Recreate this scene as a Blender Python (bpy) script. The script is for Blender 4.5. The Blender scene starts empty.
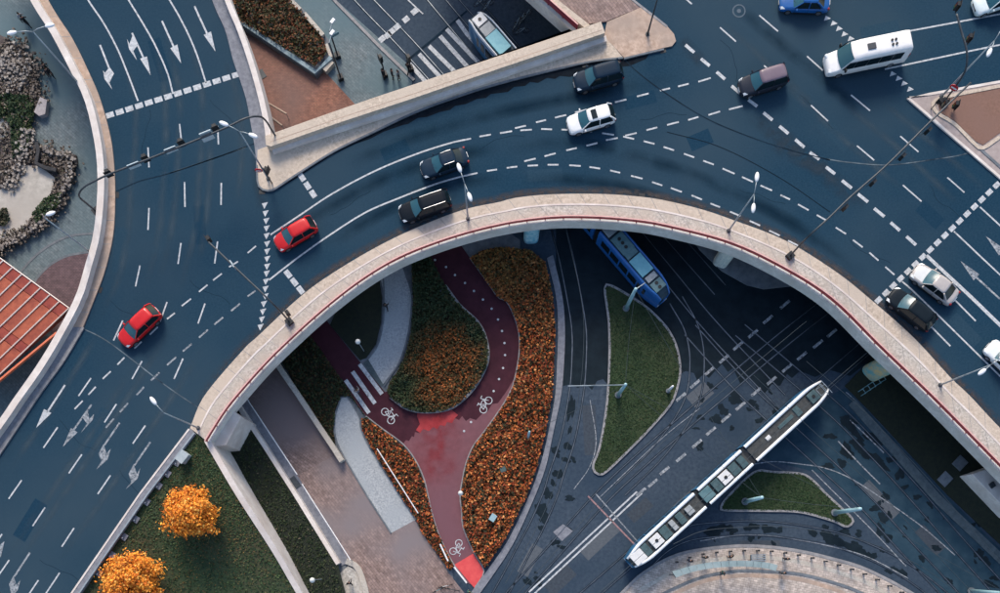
import bpy, bmesh, math, random
import numpy as np
from mathutils import Vector, Matrix
R = math.radians
random.seed(7); rng = np.random.default_rng(11)
SC = bpy.context.scene
COL = SC.collection

# ------------------------------------------------------------------ camera, sky, sun, exposure
HC = 86.0                      # flying height of the camera above the lower level (m)
FPX = 860.0                    # focal length in photo pixels
cam = bpy.data.cameras.new('camera'); camo = bpy.data.objects.new('camera', cam); COL.objects.link(camo)
camo.location = (0, 0, HC); camo.rotation_euler = (0, 0, 0)
cam.sensor_width = 36; cam.sensor_fit = 'HORIZONTAL'
cam.lens = FPX / 1000 * 36; cam.shift_y = 0.2635; cam.clip_start = 1; cam.clip_end = 3000
SC.camera = camo
SUN_EL, SUN_AZ = 36, -8         # light comes from the top of the picture (+Y)
w = bpy.data.worlds.new('World'); SC.world = w; w.use_nodes = True
nt = w.node_tree; nt.nodes.clear()
sky = nt.nodes.new('ShaderNodeTexSky'); sky.sky_type = 'NISHITA'; sky.sun_disc = False
sky.sun_elevation = R(SUN_EL); sky.sun_rotation = R(SUN_AZ); sky.air_density = 1.0; sky.dust_density = 2.0
bgn = nt.nodes.new('ShaderNodeBackground'); bgn.inputs[1].default_value = 0.10
won = nt.nodes.new('ShaderNodeOutputWorld')
nt.links.new(sky.outputs[0], bgn.inputs[0]); nt.links.new(bgn.outputs[0], won.inputs[0])
sun = bpy.data.lights.new('sun', 'SUN'); suno = bpy.data.objects.new('sun', sun); COL.objects.link(suno)
sun.energy = 1.5; sun.angle = R(20); sun.color = (1.0, 0.88, 0.75)
d = Vector((math.sin(R(SUN_AZ)) * math.cos(R(SUN_EL)), math.cos(R(SUN_AZ)) * math.cos(R(SUN_EL)), math.sin(R(SUN_EL))))
suno.rotation_euler = d.to_track_quat('Z', 'Y').to_euler(); suno.location = d * 150
SC.view_settings.view_transform = 'Standard'; SC.view_settings.look = 'None'
SC.view_settings.gamma = 1; SC.view_settings.use_curve_mapping = False
SC.view_settings.exposure = 1.15

# ------------------------------------------------------------------ helpers
def P(x, y, z=0.0):
    """survey point: where a point seen at photo pixel x, y lies when it is z metres above the lower level"""
    k = (HC - z) / FPX
    return Vector(((x - 500) * k, (560 - y) * k, z))

def tag(o, label=None, cat=None, group=None, kind=None):
    if label: o['label'] = label
    if cat: o['category'] = cat
    if group: o['group'] = group
    if kind: o['kind'] = kind
    return o

def thing(name, label, cat, loc=(0, 0, 0), rz=0.0, group=None):
    o = bpy.data.objects.new(name, None); COL.objects.link(o)
    o.empty_display_size = .3
    o.location = loc; o.rotation_euler = (0, 0, rz)
    return tag(o, label, cat, group)

class MB:
    def __init__(s): s.v = []; s.f = []
    def add(s, vs, fs):
        n = len(s.v); s.v += [tuple(v) for v in vs]; s.f += [tuple(i + n for i in f) for f in fs]; return s
    def box(s, c, size, rz=0, tilt=None):
        hx, hy, hz = [q / 2 for q in size]; m = Matrix.Rotation(rz, 3, 'Z')
        if tilt is not None: m = m @ Matrix.Rotation(tilt, 3, 'Y')
        vs = [Vector(c) + m @ Vector((a * hx, b * hy, e * hz)) for e in (-1, 1) for a, b in ((-1, -1), (1, -1), (1, 1), (-1, 1))]
        return s.add(vs, [(3, 2, 1, 0), (4, 5, 6, 7), (0, 1, 5, 4), (1, 2, 6, 5), (2, 3, 7, 6), (3, 0, 4, 7)])
    def tube(s, pts, r, n=6, caps=True):
        pts = [Vector(p) for p in pts]; rs = r if isinstance(r, (list, tuple)) else [r] * len(pts)
        base = len(s.v); up = Vector((0, 0, 1))
        for i, p in enumerate(pts):
            t = (pts[min(i + 1, len(pts) - 1)] - pts[max(i - 1, 0)]).normalized()
            a = t.cross(up) if abs(t.z) < .95 else t.cross(Vector((1, 0, 0)))
            a.normalize(); b = a.cross(t).normalized()
            for k in range(n):
                an = 2 * math.pi * k / n
                s.v.append(tuple(p + (a * math.cos(an) + b * math.sin(an)) * rs[i]))
        for i in range(len(pts) - 1):
            for k in range(n):
                k2 = (k + 1) % n
                s.f.append((base + i * n + k, base + (i + 1) * n + k, base + (i + 1) * n + k2, base + i * n + k2))
        if caps:
            s.f.append(tuple(base + k for k in range(n)))
            s.f.append(tuple(base + (len(pts) - 1) * n + k for k in reversed(range(n))))
        return s
    def disc(s, c, r, n=20, axis='Z', r0=0.0, h=None):
        c = Vector(c)
        def pt(rr, k, dz=0):
            an = 2 * math.pi * k / n; q = (rr * math.cos(an), rr * math.sin(an), dz)
            if axis == 'Y': q = (q[0], q[2], q[1])
            if axis == 'X': q = (q[2], q[0], q[1])
            return c + Vector(q)
        if r0 > 0:
            return s.add([pt(r, k) for k in range(n)] + [pt(r0, k) for k in range(n)], [(k, (k + 1) % n, n + (k + 1) % n, n + k) for k in range(n)])
        if h is None: return s.add([pt(r, k) for k in range(n)], [tuple(range(n))])
        return s.add([pt(r, k, -h / 2) for k in range(n)] + [pt(r, k, h / 2) for k in range(n)],
                     [tuple(reversed(range(n))), tuple(range(n, 2 * n))] + [(k, (k + 1) % n, n + (k + 1) % n, n + k) for k in range(n)])
    def prism(s, top, z0):
        """top: world points (own z); walls drop straight down to z0 (None = flat sheet)"""
        top = [Vector(p) for p in top]
        ar = sum(a.x * b.y - b.x * a.y for a, b in zip(top, top[1:] + top[:1]))
        if ar < 0: top.reverse()
        n = len(top)
        if z0 is None: return s.add(top, [tuple(range(n))])
        bot = [Vector((p.x, p.y, z0)) for p in top]
        return s.add(top + bot, [tuple(range(n)), tuple(reversed(range(n, 2 * n)))] + [(i, n + i, n + (i + 1) % n, (i + 1) % n) for i in range(n)])
    def strip(s, A, B, z0=None):
        """band between two polylines of world points; z0 drops walls"""
        n = len(A); b = len(s.v)
        s.v += [tuple(p) for p in A] + [tuple(p) for p in B]
        up = (Vector(A[1]) - Vector(A[0])).cross(Vector(B[0]) - Vector(A[0])).z > 0
        for i in range(n - 1):
            q = (b + i, b + i + 1, b + n + i + 1, b + n + i); s.f.append(q if up else q[::-1])
        if z0 is not None:
            c = len(s.v); s.v += [(p[0], p[1], z0) for p in A] + [(p[0], p[1], z0) for p in B]
            for i in range(n - 1):
                q = (b + i, c + i, c + i + 1, b + i + 1); s.f.append(q if up else q[::-1])
                q = (b + n + i + 1, c + n + i + 1, c + n + i, b + n + i); s.f.append(q if up else q[::-1])
            for i in (0, n - 1):
                q = (b + i, b + n + i, c + n + i, c + i); s.f.append(q if (i == 0) == up else q[::-1])
        return s
    def ribbon(s, pts, wid, z0=None, z=None):
        pts = [Vector(p) for p in pts]
        A = offset(pts, wid / 2); B = offset(pts, -wid / 2)
        if z is not None:
            for q in A + B: q.z = z
        return s.strip(A, B, z0)
    def build(s, name, m, parent=None, smooth=False, world=True, bevel=None):
        me = bpy.data.meshes.new(name)
        vs = s.v
        if parent is not None and world:
            l = parent.location; vs = [(v[0] - l.x, v[1] - l.y, v[2] - l.z) for v in vs]
            if parent.parent is not None:
                l = parent.parent.location; vs = [(v[0] - l.x, v[1] - l.y, v[2] - l.z) for v in vs]
        me.from_pydata(vs, [], s.f); me.validate(); me.update()
        if any(len(f) > 4 for f in s.f):
            bm = bmesh.new(); bm.from_mesh(me)
            bmesh.ops.triangulate(bm, faces=[f for f in bm.faces if len(f.verts) > 4], ngon_method='EAR_CLIP')
            bm.to_mesh(me); bm.free()
        if m is not None: me.materials.append(m)
        if smooth:
            me.polygons.foreach_set('use_smooth', [True] * len(me.polygons)); me.update()
        o = bpy.data.objects.new(name, me); COL.objects.link(o); o.parent = parent
        if bevel:
            b = o.modifiers.new('bevel', 'BEVEL'); b.width = bevel; b.segments = 2; b.limit_method = 'ANGLE'
        return o

def offset(pts, dist):
    out = []
    for i, p in enumerate(pts):
        t = pts[min(i + 1, len(pts) - 1)] - pts[max(i - 1, 0)]; t.z = 0; t.normalize()
        out.append(Vector((p.x - t.y * dist, p.y + t.x * dist, p.z)))
    return out

def spl(pts, n=None, closed=False):
    """Catmull-Rom through the points, resampled evenly"""
    pts = [tuple(p) for p in pts]
    if len(pts) == 2 and n is None: return [Vector(p) for p in pts]
    a = np.array(pts, float)
    if closed: ext = np.vstack([a[-1], a, a[0], a[1]])
    else: ext = np.vstack([2 * a[0] - a[1], a, 2 * a[-1] - a[-2]])
    out = []
    for i in range(1, len(ext) - 2):
        p0, p1, p2, p3 = ext[i - 1:i + 3]
        for t in np.linspace(0, 1, 10, endpoint=False):
            out.append(.5 * (2 * p1 + (p2 - p0) * t + (2 * p0 - 5 * p1 + 4 * p2 - p3) * t * t + (3 * p1 - p0 - 3 * p2 + p3) * t ** 3))
    out.append(ext[-2]); out = np.array(out)
    L = np.r_[0, np.cumsum(np.linalg.norm(np.diff(out, axis=0), axis=1))]
    if n is None: n = max(3, len(pts) * 5)
    s = np.linspace(0, L[-1], n)
    res = np.stack([np.interp(s, L, out[:, k]) for k in range(out.shape[1])], 1)
    if closed: res = res[:-1]
    return [Vector(r) for r in res]

def PX(pts, z): return [P(p[0], p[1], z) for p in pts]
def PS(pts, z, n=None, closed=False): return [P(p[0], p[1], z) for p in spl(pts, n, closed)]
def L2(s):
    """'x,y x,y ...' -> list of pixel pairs"""
    return [tuple(float(q) for q in t.split(',')) for t in s.split()]

# ------------------------------------------------------------------ materials
MATS = {}
def M(name, c1, c2=None, scale=1.0, rough=.8, bump=0.0, bscale=None, metallic=0.0, coat=0.0, big=None, bigscale=.08, spec=.5, stretch=None):
    m = bpy.data.materials.new(name); m.use_nodes = True; t = m.node_tree; b = t.nodes['Principled BSDF']
    b.inputs['Roughness'].default_value = rough; b.inputs['Metallic'].default_value = metallic
    b.inputs['Coat Weight'].default_value = coat; b.inputs['Coat Roughness'].default_value = .08
    b.inputs['Specular IOR Level'].default_value = spec
    MATS[name] = m
    if c2 is None and not bump:
        b.inputs['Base Color'].default_value = (*c1, 1); return m
    g = t.nodes.new('ShaderNodeNewGeometry'); vec = g.outputs['Position']
    if stretch:
        mp = t.nodes.new('ShaderNodeMapping'); mp.inputs['Rotation'].default_value = (0, 0, stretch[0]); mp.inputs['Scale'].default_value = (stretch[1], 1, 1)
        t.links.new(vec, mp.inputs[0]); vec = mp.outputs[0]
    n = t.nodes.new('ShaderNodeTexNoise'); n.inputs['Scale'].default_value = scale; n.inputs['Detail'].default_value = 6; n.inputs['Roughness'].default_value = .65
    t.links.new(vec, n.inputs['Vector'])
    r = t.nodes.new('ShaderNodeValToRGB'); r.color_ramp.elements[0].position = .36; r.color_ramp.elements[1].position = .64
    r.color_ramp.elements[0].color = (*c1, 1); r.color_ramp.elements[1].color = (*(c2 or c1), 1)
    t.links.new(n.outputs[0], r.inputs[0]); col = r.outputs[0]
    if big:
        n2 = t.nodes.new('ShaderNodeTexNoise'); n2.inputs['Scale'].default_value = bigscale; n2.inputs['Detail'].default_value = 4
        t.links.new(vec, n2.inputs['Vector'])
        r2 = t.nodes.new('ShaderNodeValToRGB'); r2.color_ramp.elements[0].position = .35; r2.color_ramp.elements[1].position = .68
        t.links.new(n2.outputs[0], r2.inputs[0])
        mx = t.nodes.new('ShaderNodeMix'); mx.data_type = 'RGBA'
        t.links.new(r2.outputs[0], mx.inputs[0]); t.links.new(col, mx.inputs[6]); mx.inputs[7].default_value = (*big, 1)
        col = mx.outputs[2]
    t.links.new(col, b.inputs['Base Color'])
    if bump:
        n3 = t.nodes.new('ShaderNodeTexNoise'); n3.inputs['Scale'].default_value = bscale or scale * 3; n3.inputs['Detail'].default_value = 5
        t.links.new(g.outputs['Position'], n3.inputs['Vector'])
        bp = t.nodes.new('ShaderNodeBump'); bp.inputs['Strength'].default_value = bump; bp.inputs['Distance'].default_value = .05
        t.links.new(n3.outputs[0], bp.inputs['Height']); t.links.new(bp.outputs[0], b.inputs['Normal'])
    return m

def brick_mat(name, c1, c2, mortar, size=.4, rough=.85, big=None, bigscale=.06, rot=0.0):
    m = bpy.data.materials.new(name); m.use_nodes = True; t = m.node_tree; b = t.nodes['Principled BSDF']
    b.inputs['Roughness'].default_value = rough
    g = t.nodes.new('ShaderNodeNewGeometry'); mp = t.nodes.new('ShaderNodeMapping'); mp.inputs['Rotation'].default_value = (0, 0, rot)
    t.links.new(g.outputs['Position'], mp.inputs[0])
    k = t.nodes.new('ShaderNodeTexBrick'); k.inputs['Scale'].default_value = 1; k.inputs['Brick Width'].default_value = size; k.inputs['Row Height'].default_value = size / 2
    k.inputs['Mortar Size'].default_value = .015; k.inputs['Color1'].default_value = (*c1, 1); k.inputs['Color2'].default_value = (*c2, 1); k.inputs['Mortar'].default_value = (*mortar, 1)
    t.links.new(mp.outputs[0], k.inputs['Vector'])
    n = t.nodes.new('ShaderNodeTexNoise'); n.inputs['Scale'].default_value = 2.0; n.inputs['Detail'].default_value = 8; n.inputs['Roughness'].default_value = .7
    t.links.new(g.outputs['Position'], n.inputs['Vector'])
    r = t.nodes.new('ShaderNodeValToRGB'); r.color_ramp.elements[0].position = .3; r.color_ramp.elements[1].position = .75
    r.color_ramp.elements[0].color = (.55, .55, .55, 1); r.color_ramp.elements[1].color = (1.35, 1.35, 1.35, 1)
    t.links.new(n.outputs[0], r.inputs[0])
    mu = t.nodes.new('ShaderNodeMix'); mu.data_type = 'RGBA'; mu.blend_type = 'MULTIPLY'; mu.inputs[0].default_value = 1
    t.links.new(k.outputs[0], mu.inputs[6]); t.links.new(r.outputs[0], mu.inputs[7]); col = mu.outputs[2]
    if big:
        n2 = t.nodes.new('ShaderNodeTexNoise'); n2.inputs['Scale'].default_value = bigscale; t.links.new(g.outputs['Position'], n2.inputs['Vector'])
        r2 = t.nodes.new('ShaderNodeValToRGB'); r2.color_ramp.elements[0].position = .4; r2.color_ramp.elements[1].position = .62
        t.links.new(n2.outputs[0], r2.inputs[0])
        mx = t.nodes.new('ShaderNodeMix'); mx.data_type = 'RGBA'; t.links.new(r2.outputs[0], mx.inputs[0]); t.links.new(col, mx.inputs[6]); mx.inputs[7].default_value = (*big, 1)
        col = mx.outputs[2]
    t.links.new(col, b.inputs['Base Color']); MATS[name] = m
    return m

def leaf_mat(name):
    """colour of each leaf is stored on the leaf"""
    m = bpy.data.materials.new(name); m.use_nodes = True; t = m.node_tree; b = t.nodes['Principled BSDF']
    b.inputs['Roughness'].default_value = .7; b.inputs['Specular IOR Level'].default_value = .25
    a = t.nodes.new('ShaderNodeAttribute'); a.attribute_name = 'leaf'; t.links.new(a.outputs['Color'], b.inputs['Base Color'])
    return m

def worn_mat(name, col, amount, rough=.8, scale=1.5, soft=True):
    """thin wear or dirt on a surface: see-through by its own noise, soft towards both sides of the band (uv v)"""
    m = bpy.data.materials.new(name); m.use_nodes = True; t = m.node_tree; b = t.nodes['Principled BSDF']
    b.inputs['Base Color'].default_value = (*col, 1); b.inputs['Roughness'].default_value = rough; b.inputs['Specular IOR Level'].default_value = .05
    g = t.nodes.new('ShaderNodeNewGeometry'); n = t.nodes.new('ShaderNodeTexNoise'); n.inputs['Scale'].default_value = scale; n.inputs['Detail'].default_value = 6
    t.links.new(g.outputs['Position'], n.inputs['Vector'])
    r = t.nodes.new('ShaderNodeMapRange'); r.inputs[1].default_value = .3; r.inputs[2].default_value = .7; r.inputs[4].default_value = amount
    t.links.new(n.outputs[0], r.inputs[0]); out = r.outputs[0]
    if soft:
        u = t.nodes.new('ShaderNodeUVMap'); s = t.nodes.new('ShaderNodeSeparateXYZ'); t.links.new(u.outputs[0], s.inputs[0])
        mu = t.nodes.new('ShaderNodeMath'); mu.operation = 'MULTIPLY'; t.links.new(out, mu.inputs[0]); t.links.new(s.outputs[1], mu.inputs[1]); out = mu.outputs[0]
        m2 = t.nodes.new('ShaderNodeMath'); m2.operation = 'MULTIPLY'; t.links.new(out, m2.inputs[0]); t.links.new(s.outputs[0], m2.inputs[1]); out = m2.outputs[0]
    t.links.new(out, b.inputs['Alpha'])
    return m

asph = M('asphalt_deck', (.0085, .036, .066), (.0185, .051, .083), 5.5, .95, .3, 25, big=(.031, .060, .086), bigscale=.06, spec=.05)
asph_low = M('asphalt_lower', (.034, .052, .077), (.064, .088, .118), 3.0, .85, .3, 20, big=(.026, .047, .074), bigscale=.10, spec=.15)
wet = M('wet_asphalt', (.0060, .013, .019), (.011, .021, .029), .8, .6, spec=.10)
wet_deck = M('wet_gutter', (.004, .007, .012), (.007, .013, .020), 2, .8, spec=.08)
paint = M('road_paint', (.34, .37, .40), (.58, .60, .61), 4, .8)
paint_worn = M('road_paint_worn', (.17, .21, .25), (.46, .48, .50), 4, .8)
def wear_holes(m, sc, lo, hi):
    t = m.node_tree; b = t.nodes['Principled BSDF']; g = t.nodes.new('ShaderNodeNewGeometry'); n = t.nodes.new('ShaderNodeTexNoise'); n.inputs['Scale'].default_value = sc; n.inputs['Detail'].default_value = 7; n.inputs['Roughness'].default_value = .75
    t.links.new(g.outputs['Position'], n.inputs['Vector']); r = t.nodes.new('ShaderNodeMapRange'); r.inputs[1].default_value = lo; r.inputs[2].default_value = hi; r.inputs[3].default_value = .25; t.links.new(n.outputs[0], r.inputs[0]); t.links.new(r.outputs[0], b.inputs['Alpha'])
wear_holes(paint, 3.0, .30, .46); wear_holes(paint_worn, 2.4, .34, .60)
conc = M('concrete_warm', (.38, .31, .24), (.63, .535, .435), 4.0, .85, .5, 9, big=(.53, .45, .365), bigscale=.4)
conc_tan = M('concrete_tan', (.36, .255, .19), (.56, .42, .33), 1.8, .85, .35, 9, big=(.33, .26, .215), bigscale=.35)
conc_cool = M('concrete_cool', (.30, .285, .25), (.60, .57, .515), 5.0, .85, .5, 9, big=(.46, .41, .345), bigscale=.5)
conc_white = M('concrete_pale', (.62, .57, .53), (.78, .73, .68), 1.6, .8, .2, 8, big=(.58, .51, .46), bigscale=.6)
conc_dark = M('concrete_dark', (.10, .12, .14), (.17, .19, .21), 1.5, .85, .1, 10)
soffit = M('deck_concrete', (.12, .12, .12), (.18, .18, .18), .7, .9)
kerb_m = M('kerb_stone', (.20, .20, .21), (.32, .31, .31), 2, .85)
grey_strip = M('grey_paving', (.15, .16, .19), (.24, .25, .28), 2.5, .85, .1, 15)
red_metal = M('red_railing_paint', (.40, .035, .038), (.52, .075, .07), 2, .5)
pink_metal = M('rail_top_paint', (.62, .33, .30), (.7, .42, .38), 2, .5)
blue_pave = brick_mat('blue_grey_paving', (.125, .165, .18), (.175, .215, .23), (.08, .105, .12), .5, big=(.085, .145, .17), bigscale=.12, rot=.7)
brick_red = brick_mat('red_brick_paving', (.25, .10, .065), (.34, .15, .10), (.15, .09, .07), .3, big=(.17, .11, .10), bigscale=.1)
mauve = brick_mat('mauve_paving', (.12, .075, .085), (.16, .10, .11), (.07, .05, .06), .3)
plaza_m = brick_mat('pink_grey_paving', (.22, .15, .13), (.33, .235, .205), (.13, .095, .09), .5, big=(.20, .17, .175), bigscale=.12, rot=.9)
ramp_m = brick_mat('ramp_paving', (.17, .118, .106), (.27, .195, .178), (.09, .068, .064), .5, big=(.195, .15, .145), bigscale=.12, rot=.6)
beige_p = brick_mat('beige_paving', (.44, .375, .325), (.61, .525, .46), (.28, .24, .21), .45, rot=.2)
slab_m = M('stone_slabs', (.22, .245, .26), (.48, .50, .51), 6.0, .85, .4, 10, big=(.33, .36, .38), bigscale=.3)
cyc = M('cycle_path_dry', (.145, .050, .062), (.185, .068, .082), 1.4, .8, .1, 20, big=(.15, .064, .082), bigscale=.14)
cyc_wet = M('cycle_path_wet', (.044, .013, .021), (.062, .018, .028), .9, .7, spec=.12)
cyc_red = M('cycle_path_red', (.30, .018, .022), (.40, .03, .035), 1.2, .5)
cross_red = M('crossing_red', (.60, .055, .06), (.68, .085, .08), 1.5, .6)
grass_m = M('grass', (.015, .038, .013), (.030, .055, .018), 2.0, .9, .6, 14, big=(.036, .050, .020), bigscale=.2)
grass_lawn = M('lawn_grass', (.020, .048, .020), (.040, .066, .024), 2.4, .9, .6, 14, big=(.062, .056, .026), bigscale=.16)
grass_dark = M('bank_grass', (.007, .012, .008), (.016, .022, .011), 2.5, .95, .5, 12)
soil = M('leafy_soil', (.020, .016, .010), (.050, .030, .016), 3, .95, .4, 12)
brown_soil = M('brown_soil', (.16, .085, .06), (.24, .135, .10), 5, .95, .4, 20, big=(.20, .115, .09), bigscale=.3)
sand = M('sandy_ground', (.36, .34, .30), (.52, .49, .44), 1.8, .95, .3, 10, big=(.40, .37, .33), bigscale=.3)
stone_m = M('rubble_stone', (.040, .033, .028), (.25, .215, .185), 2.6, .9, .3, 10, spec=.15)
steel = M('rail_steel', (.10, .125, .15), (.20, .23, .26), 1.2, .45, metallic=.9)
joint_m = M('joint_steel', (.004, .012, .022), (.010, .030, .052), .5, .8, spec=.1)
joint_pale = M('joint_worn', (.008, .020, .034), (.17, .22, .25), .55, .7, spec=.2)
black = M('black_paint', (.010, .012, .014), rough=.5)
pole_dark = M('dark_grey_paint', (.035, .045, .055), (.07, .08, .09), 2, .5, metallic=.3)
pole_grey = M('galvanised_steel', (.26, .31, .34), (.38, .43, .46), 2, .45, metallic=.4)
pole_teal = M('teal_pole_paint', (.22, .42, .48), (.34, .52, .56), 1.5, .5)
lamp_white = M('lamp_head', (.78, .79, .80), rough=.4)
white_p = M('white_paint', (.74, .74, .74), (.82, .82, .81), 2, .5)
sign_red = M('sign_red', (.55, .02, .03), rough=.4)
sign_blue = M('sign_blue', (.02, .16, .42), rough=.4)
sign_back = M('sign_panel', (.45, .55, .58), (.6, .68, .7), 2, .45, metallic=.2)
glass = M('car_glass', (.006, .014, .018), rough=.12, spec=.4)
glass_ws = M('windscreen_glass', (.024, .10, .135), rough=.16, spec=.4)
tyre = M('tyre_rubber', (.012, .012, .013), rough=.85)
rim_m = M('wheel_rim', (.35, .36, .38), rough=.35, metallic=.8)
lens_red = M('tail_lamp', (.26, .012, .010), rough=.3)
lens_clear = M('head_lamp', (.70, .74, .76), rough=.12, coat=.5)
lens_col = [M('signal_lens_red', (.10, .01, .01), rough=.3), M('signal_lens_amber', (.12, .07, .01), rough=.3), M('signal_lens_green', (.01, .08, .05), rough=.3)]
leafm = leaf_mat('leaves')
bark = M('bark', (.05, .035, .025), (.10, .07, .05), 6, .9, .4, 20)
teal_glass = M('shelter_glass', (.24, .32, .32), (.36, .44, .43), .8, .3)
cabinet = M('cabinet_grey', (.30, .36, .38), (.40, .45, .47), 2, .6)

# ------------------------------------------------------------------ the setting: lower level
def S(o): return tag(o, kind='structure')
def sheet(name, pts, z, m, parent=None, closed_spl=False, n=None):
    w_ = PS(pts, z, n or len(pts) * 4, True) if closed_spl else PX(pts, z)
    return MB().prism(w_, None).build(name, m, parent)
def raised(name, pts, z1, m, parent=None, z0=0.0, smooth=False):
    w_ = PS(pts, z1, len(pts) * 4, True) if smooth else PX(pts, z1)
    return MB().prism(w_, z0).build(name, m, parent)

g = MB(); g.add([(-900, -900, -.02), (900, -900, -.02), (900, 900, -.02), (-900, 900, -.02)], [(0, 1, 2, 3)])
ground = S(g.build('ground', conc_dark))
low = S(sheet('tram_road', L2('250,-260 720,-260 900,100 1120,380 1120,760 470,760 452,566 470,545 505,500 520,470 520,240 330,110 330,0'), 0.0, asph_low))
# ---- lower-level paving
pave_w = S(sheet('pavement', L2('-140,-120 30,-120 140,60 140,230 100,330 0,430 -140,430'), .012, blue_pave))
sheet('brick_apron', L2('92,250 88,252 67,256 50,265 37,278 30,300 60,345 110,300 110,250'), .024, mauve, pave_w)
for arc in ('0,296 7,286 18,275 33,258 50,245 70,236 96,233', '34,284 37,278 50,265 67,256 88,252 96,250'):
    MB().ribbon(PS(L2(arc), .036, 30), .22).build('channel', conc_dark, pave_w)
MB().box(P(7, 272, .04), (.9, .9, .05), .3).build('drain_cover', pole_dark, pave_w)
brick_plaza = S(sheet('brick_pavement', L2('170,-60 225,-60 240,16 316,75 345,62 372,100 372,150 240,160 200,60'), .012, brick_red))
blue_plaza = S(sheet('plaza_pavement', L2('240,-90 330,-90 336,0 412,68 412,110 362,112 316,62 290,20'), .018, blue_pave))
MB().ribbon(PX(L2('296,-45 336,2 380,47 414,80'), .1), .28, 0, .1).build('kerb', kerb_m, blue_plaza)
MB().box(P(262, 74, .03), (.9, .55, .04), -1.0).build('drain_cover', pole_dark, brick_plaza)

plaza_s = S(sheet('stop_pavement', L2('615,600 627,588 642,574 667,559 692,551 734,546 767,546.6 800,551 834,559 866,569 911,592.5 960,630 960,760 600,760'), .10, beige_p))
MB().ribbon(PS(L2('612,603 627,588 642,574 667,559 692,551 734,546 767,546.6 800,551 834,559 866,569 911,592.5 945,617'), .14, 60), .3, 0, .14).build('kerb', kerb_m, plaza_s)
MB().ribbon(PS(L2('640,606 667,591.6 700,577.5 734,571 767,571 800,574 834,582.5 861,592.5 890,608'), .16, 50), .28, .05, .16).build('drain_channel', conc_dark, plaza_s)
for bl, bm in (('640,590 667,575 694,564 734,557.5 767,557.5 800,562 834,571 866,582 890,596', conc_cool), ('650,606 700,582.5 734,576 767,576 800,579.5 834,589 850,597', conc_tan)):
    MB().ribbon(PS(L2(bl), .106, 50), .4).build('paving_band', bm, plaza_s)
ramp = S(sheet('ramp_pavement', L2('205,330 245,330 275,362 299,396 334,449 343,463 345,470 330,520 300,500 240,410'), .03, ramp_m))
plaza_w = S(sheet('footpath_plaza', L2('296,476 341,452 368,497 391,533 415,520 421,531 448,572 470,600 470,700 380,700 366,594 356,566 345,560'), .04, plaza_m))
walk1 = S(sheet('stone_footpath', [tuple(p) for p in spl(L2('372,240 377,265 381,281 384,297 383,322 378,344 368,359'), 24)] + [tuple(p) for p in spl(L2('383,384 390,375 400,359 408,330 411,297 406,278 398,255 392,240'), 24)], .05, slab_m))
walk2 = S(sheet('stone_walkway', [tuple(p) for p in spl(L2('341,398 335,416 335,434 341,451 366,494 391,533'), 24)] + [tuple(p) for p in spl(L2('415,520 396,490 370,448 360.5,429 359,416 348,397'), 24)], .05, slab_m))
for par, ln in ((walk2, '341,397 335,416 335,434 341,451 366,494 391,533'), (walk2, '347,396 359,416 361,429 370,448 397,491 416,520'), (walk1, '383,270 384,297 383,322 378,344 368,359'), (walk1, '408,280 412,297 409,330 401,359 391,375 384,386')):
    MB().ribbon(PS(L2(ln), .12, 30), .14, 0, .12).build('kerb', conc_dark, par)
MB().ribbon(PX(L2('366,361 382,386'), .035), .65).build('gutter', M('gutter_teal', (.03, .055, .065), (.06, .09, .10), 3, .6), walk1)

# cycle path
CR = L2('440,215 470,258 488,283 498,297 507,302 515,319 519,335 519,354 515,377 510,392 500,409 483,433 473,446 466,463 463,476 460,495 461.6,511 463,527 473,551 484,571 475,587')
CL = L2('466.6,582 455,566 446.5,551 438,532 431.5,511 428,495 424,479 416,461 403,444 383,429 366,416 345,385 310,335 270,285')
CT = L2('290,270 330,325 360,362 385,392 420,380 440,330 445,285 418,255 400,215')
cycle = S(sheet('cycle_path', [tuple(p) for p in spl(CR, 70)] + [tuple(p) for p in spl(CL, 50)] + CT, .05, cyc))
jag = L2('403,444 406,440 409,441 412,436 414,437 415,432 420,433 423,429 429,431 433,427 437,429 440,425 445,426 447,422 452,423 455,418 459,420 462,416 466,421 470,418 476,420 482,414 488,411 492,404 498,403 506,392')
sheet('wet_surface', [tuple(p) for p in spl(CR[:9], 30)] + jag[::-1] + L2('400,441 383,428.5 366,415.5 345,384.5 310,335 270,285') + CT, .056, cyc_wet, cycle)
sheet('red_surface', L2('418,409 424,413 431,414 440,411 452,410 458,415 455,418 452,423 447,422 445,426 440,425 437,429 433,427 429,431 423,429 420,433 416,430 420,424 417,416'), .060, cyc_red, cycle)
sheet('red_crossing', L2('454.5,564.5 473,553.5 484.5,571.5 474.5,588'), .060, cross_red, cycle)
for x, y in L2('435,260 446,267 455,275 465,283 474,291 483,299.5 491.6,308.7 498,319.5 502,331 504.5,343 505,355 503,368 499,379 493.6,391 471,422 464,431'):
    MB().disc(P(x, y, .066), .12, 8).build('path_stud', paint, cycle)
for (a, b) in ((L2('345.5,380 369,413'), 1), (L2('352.5,371.5 375,403.5'), 1), (L2('359.5,364 382,394'), 1)):
    MB().ribbon(PX(a, .066), .40).build('zebra_stripe', paint, cycle)
for ln in (CR[1:], CL[:11]):
    MB().ribbon(PS(ln, .10, 60), .12, 0, .10).build('kerb', kerb_m, cycle)

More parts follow.
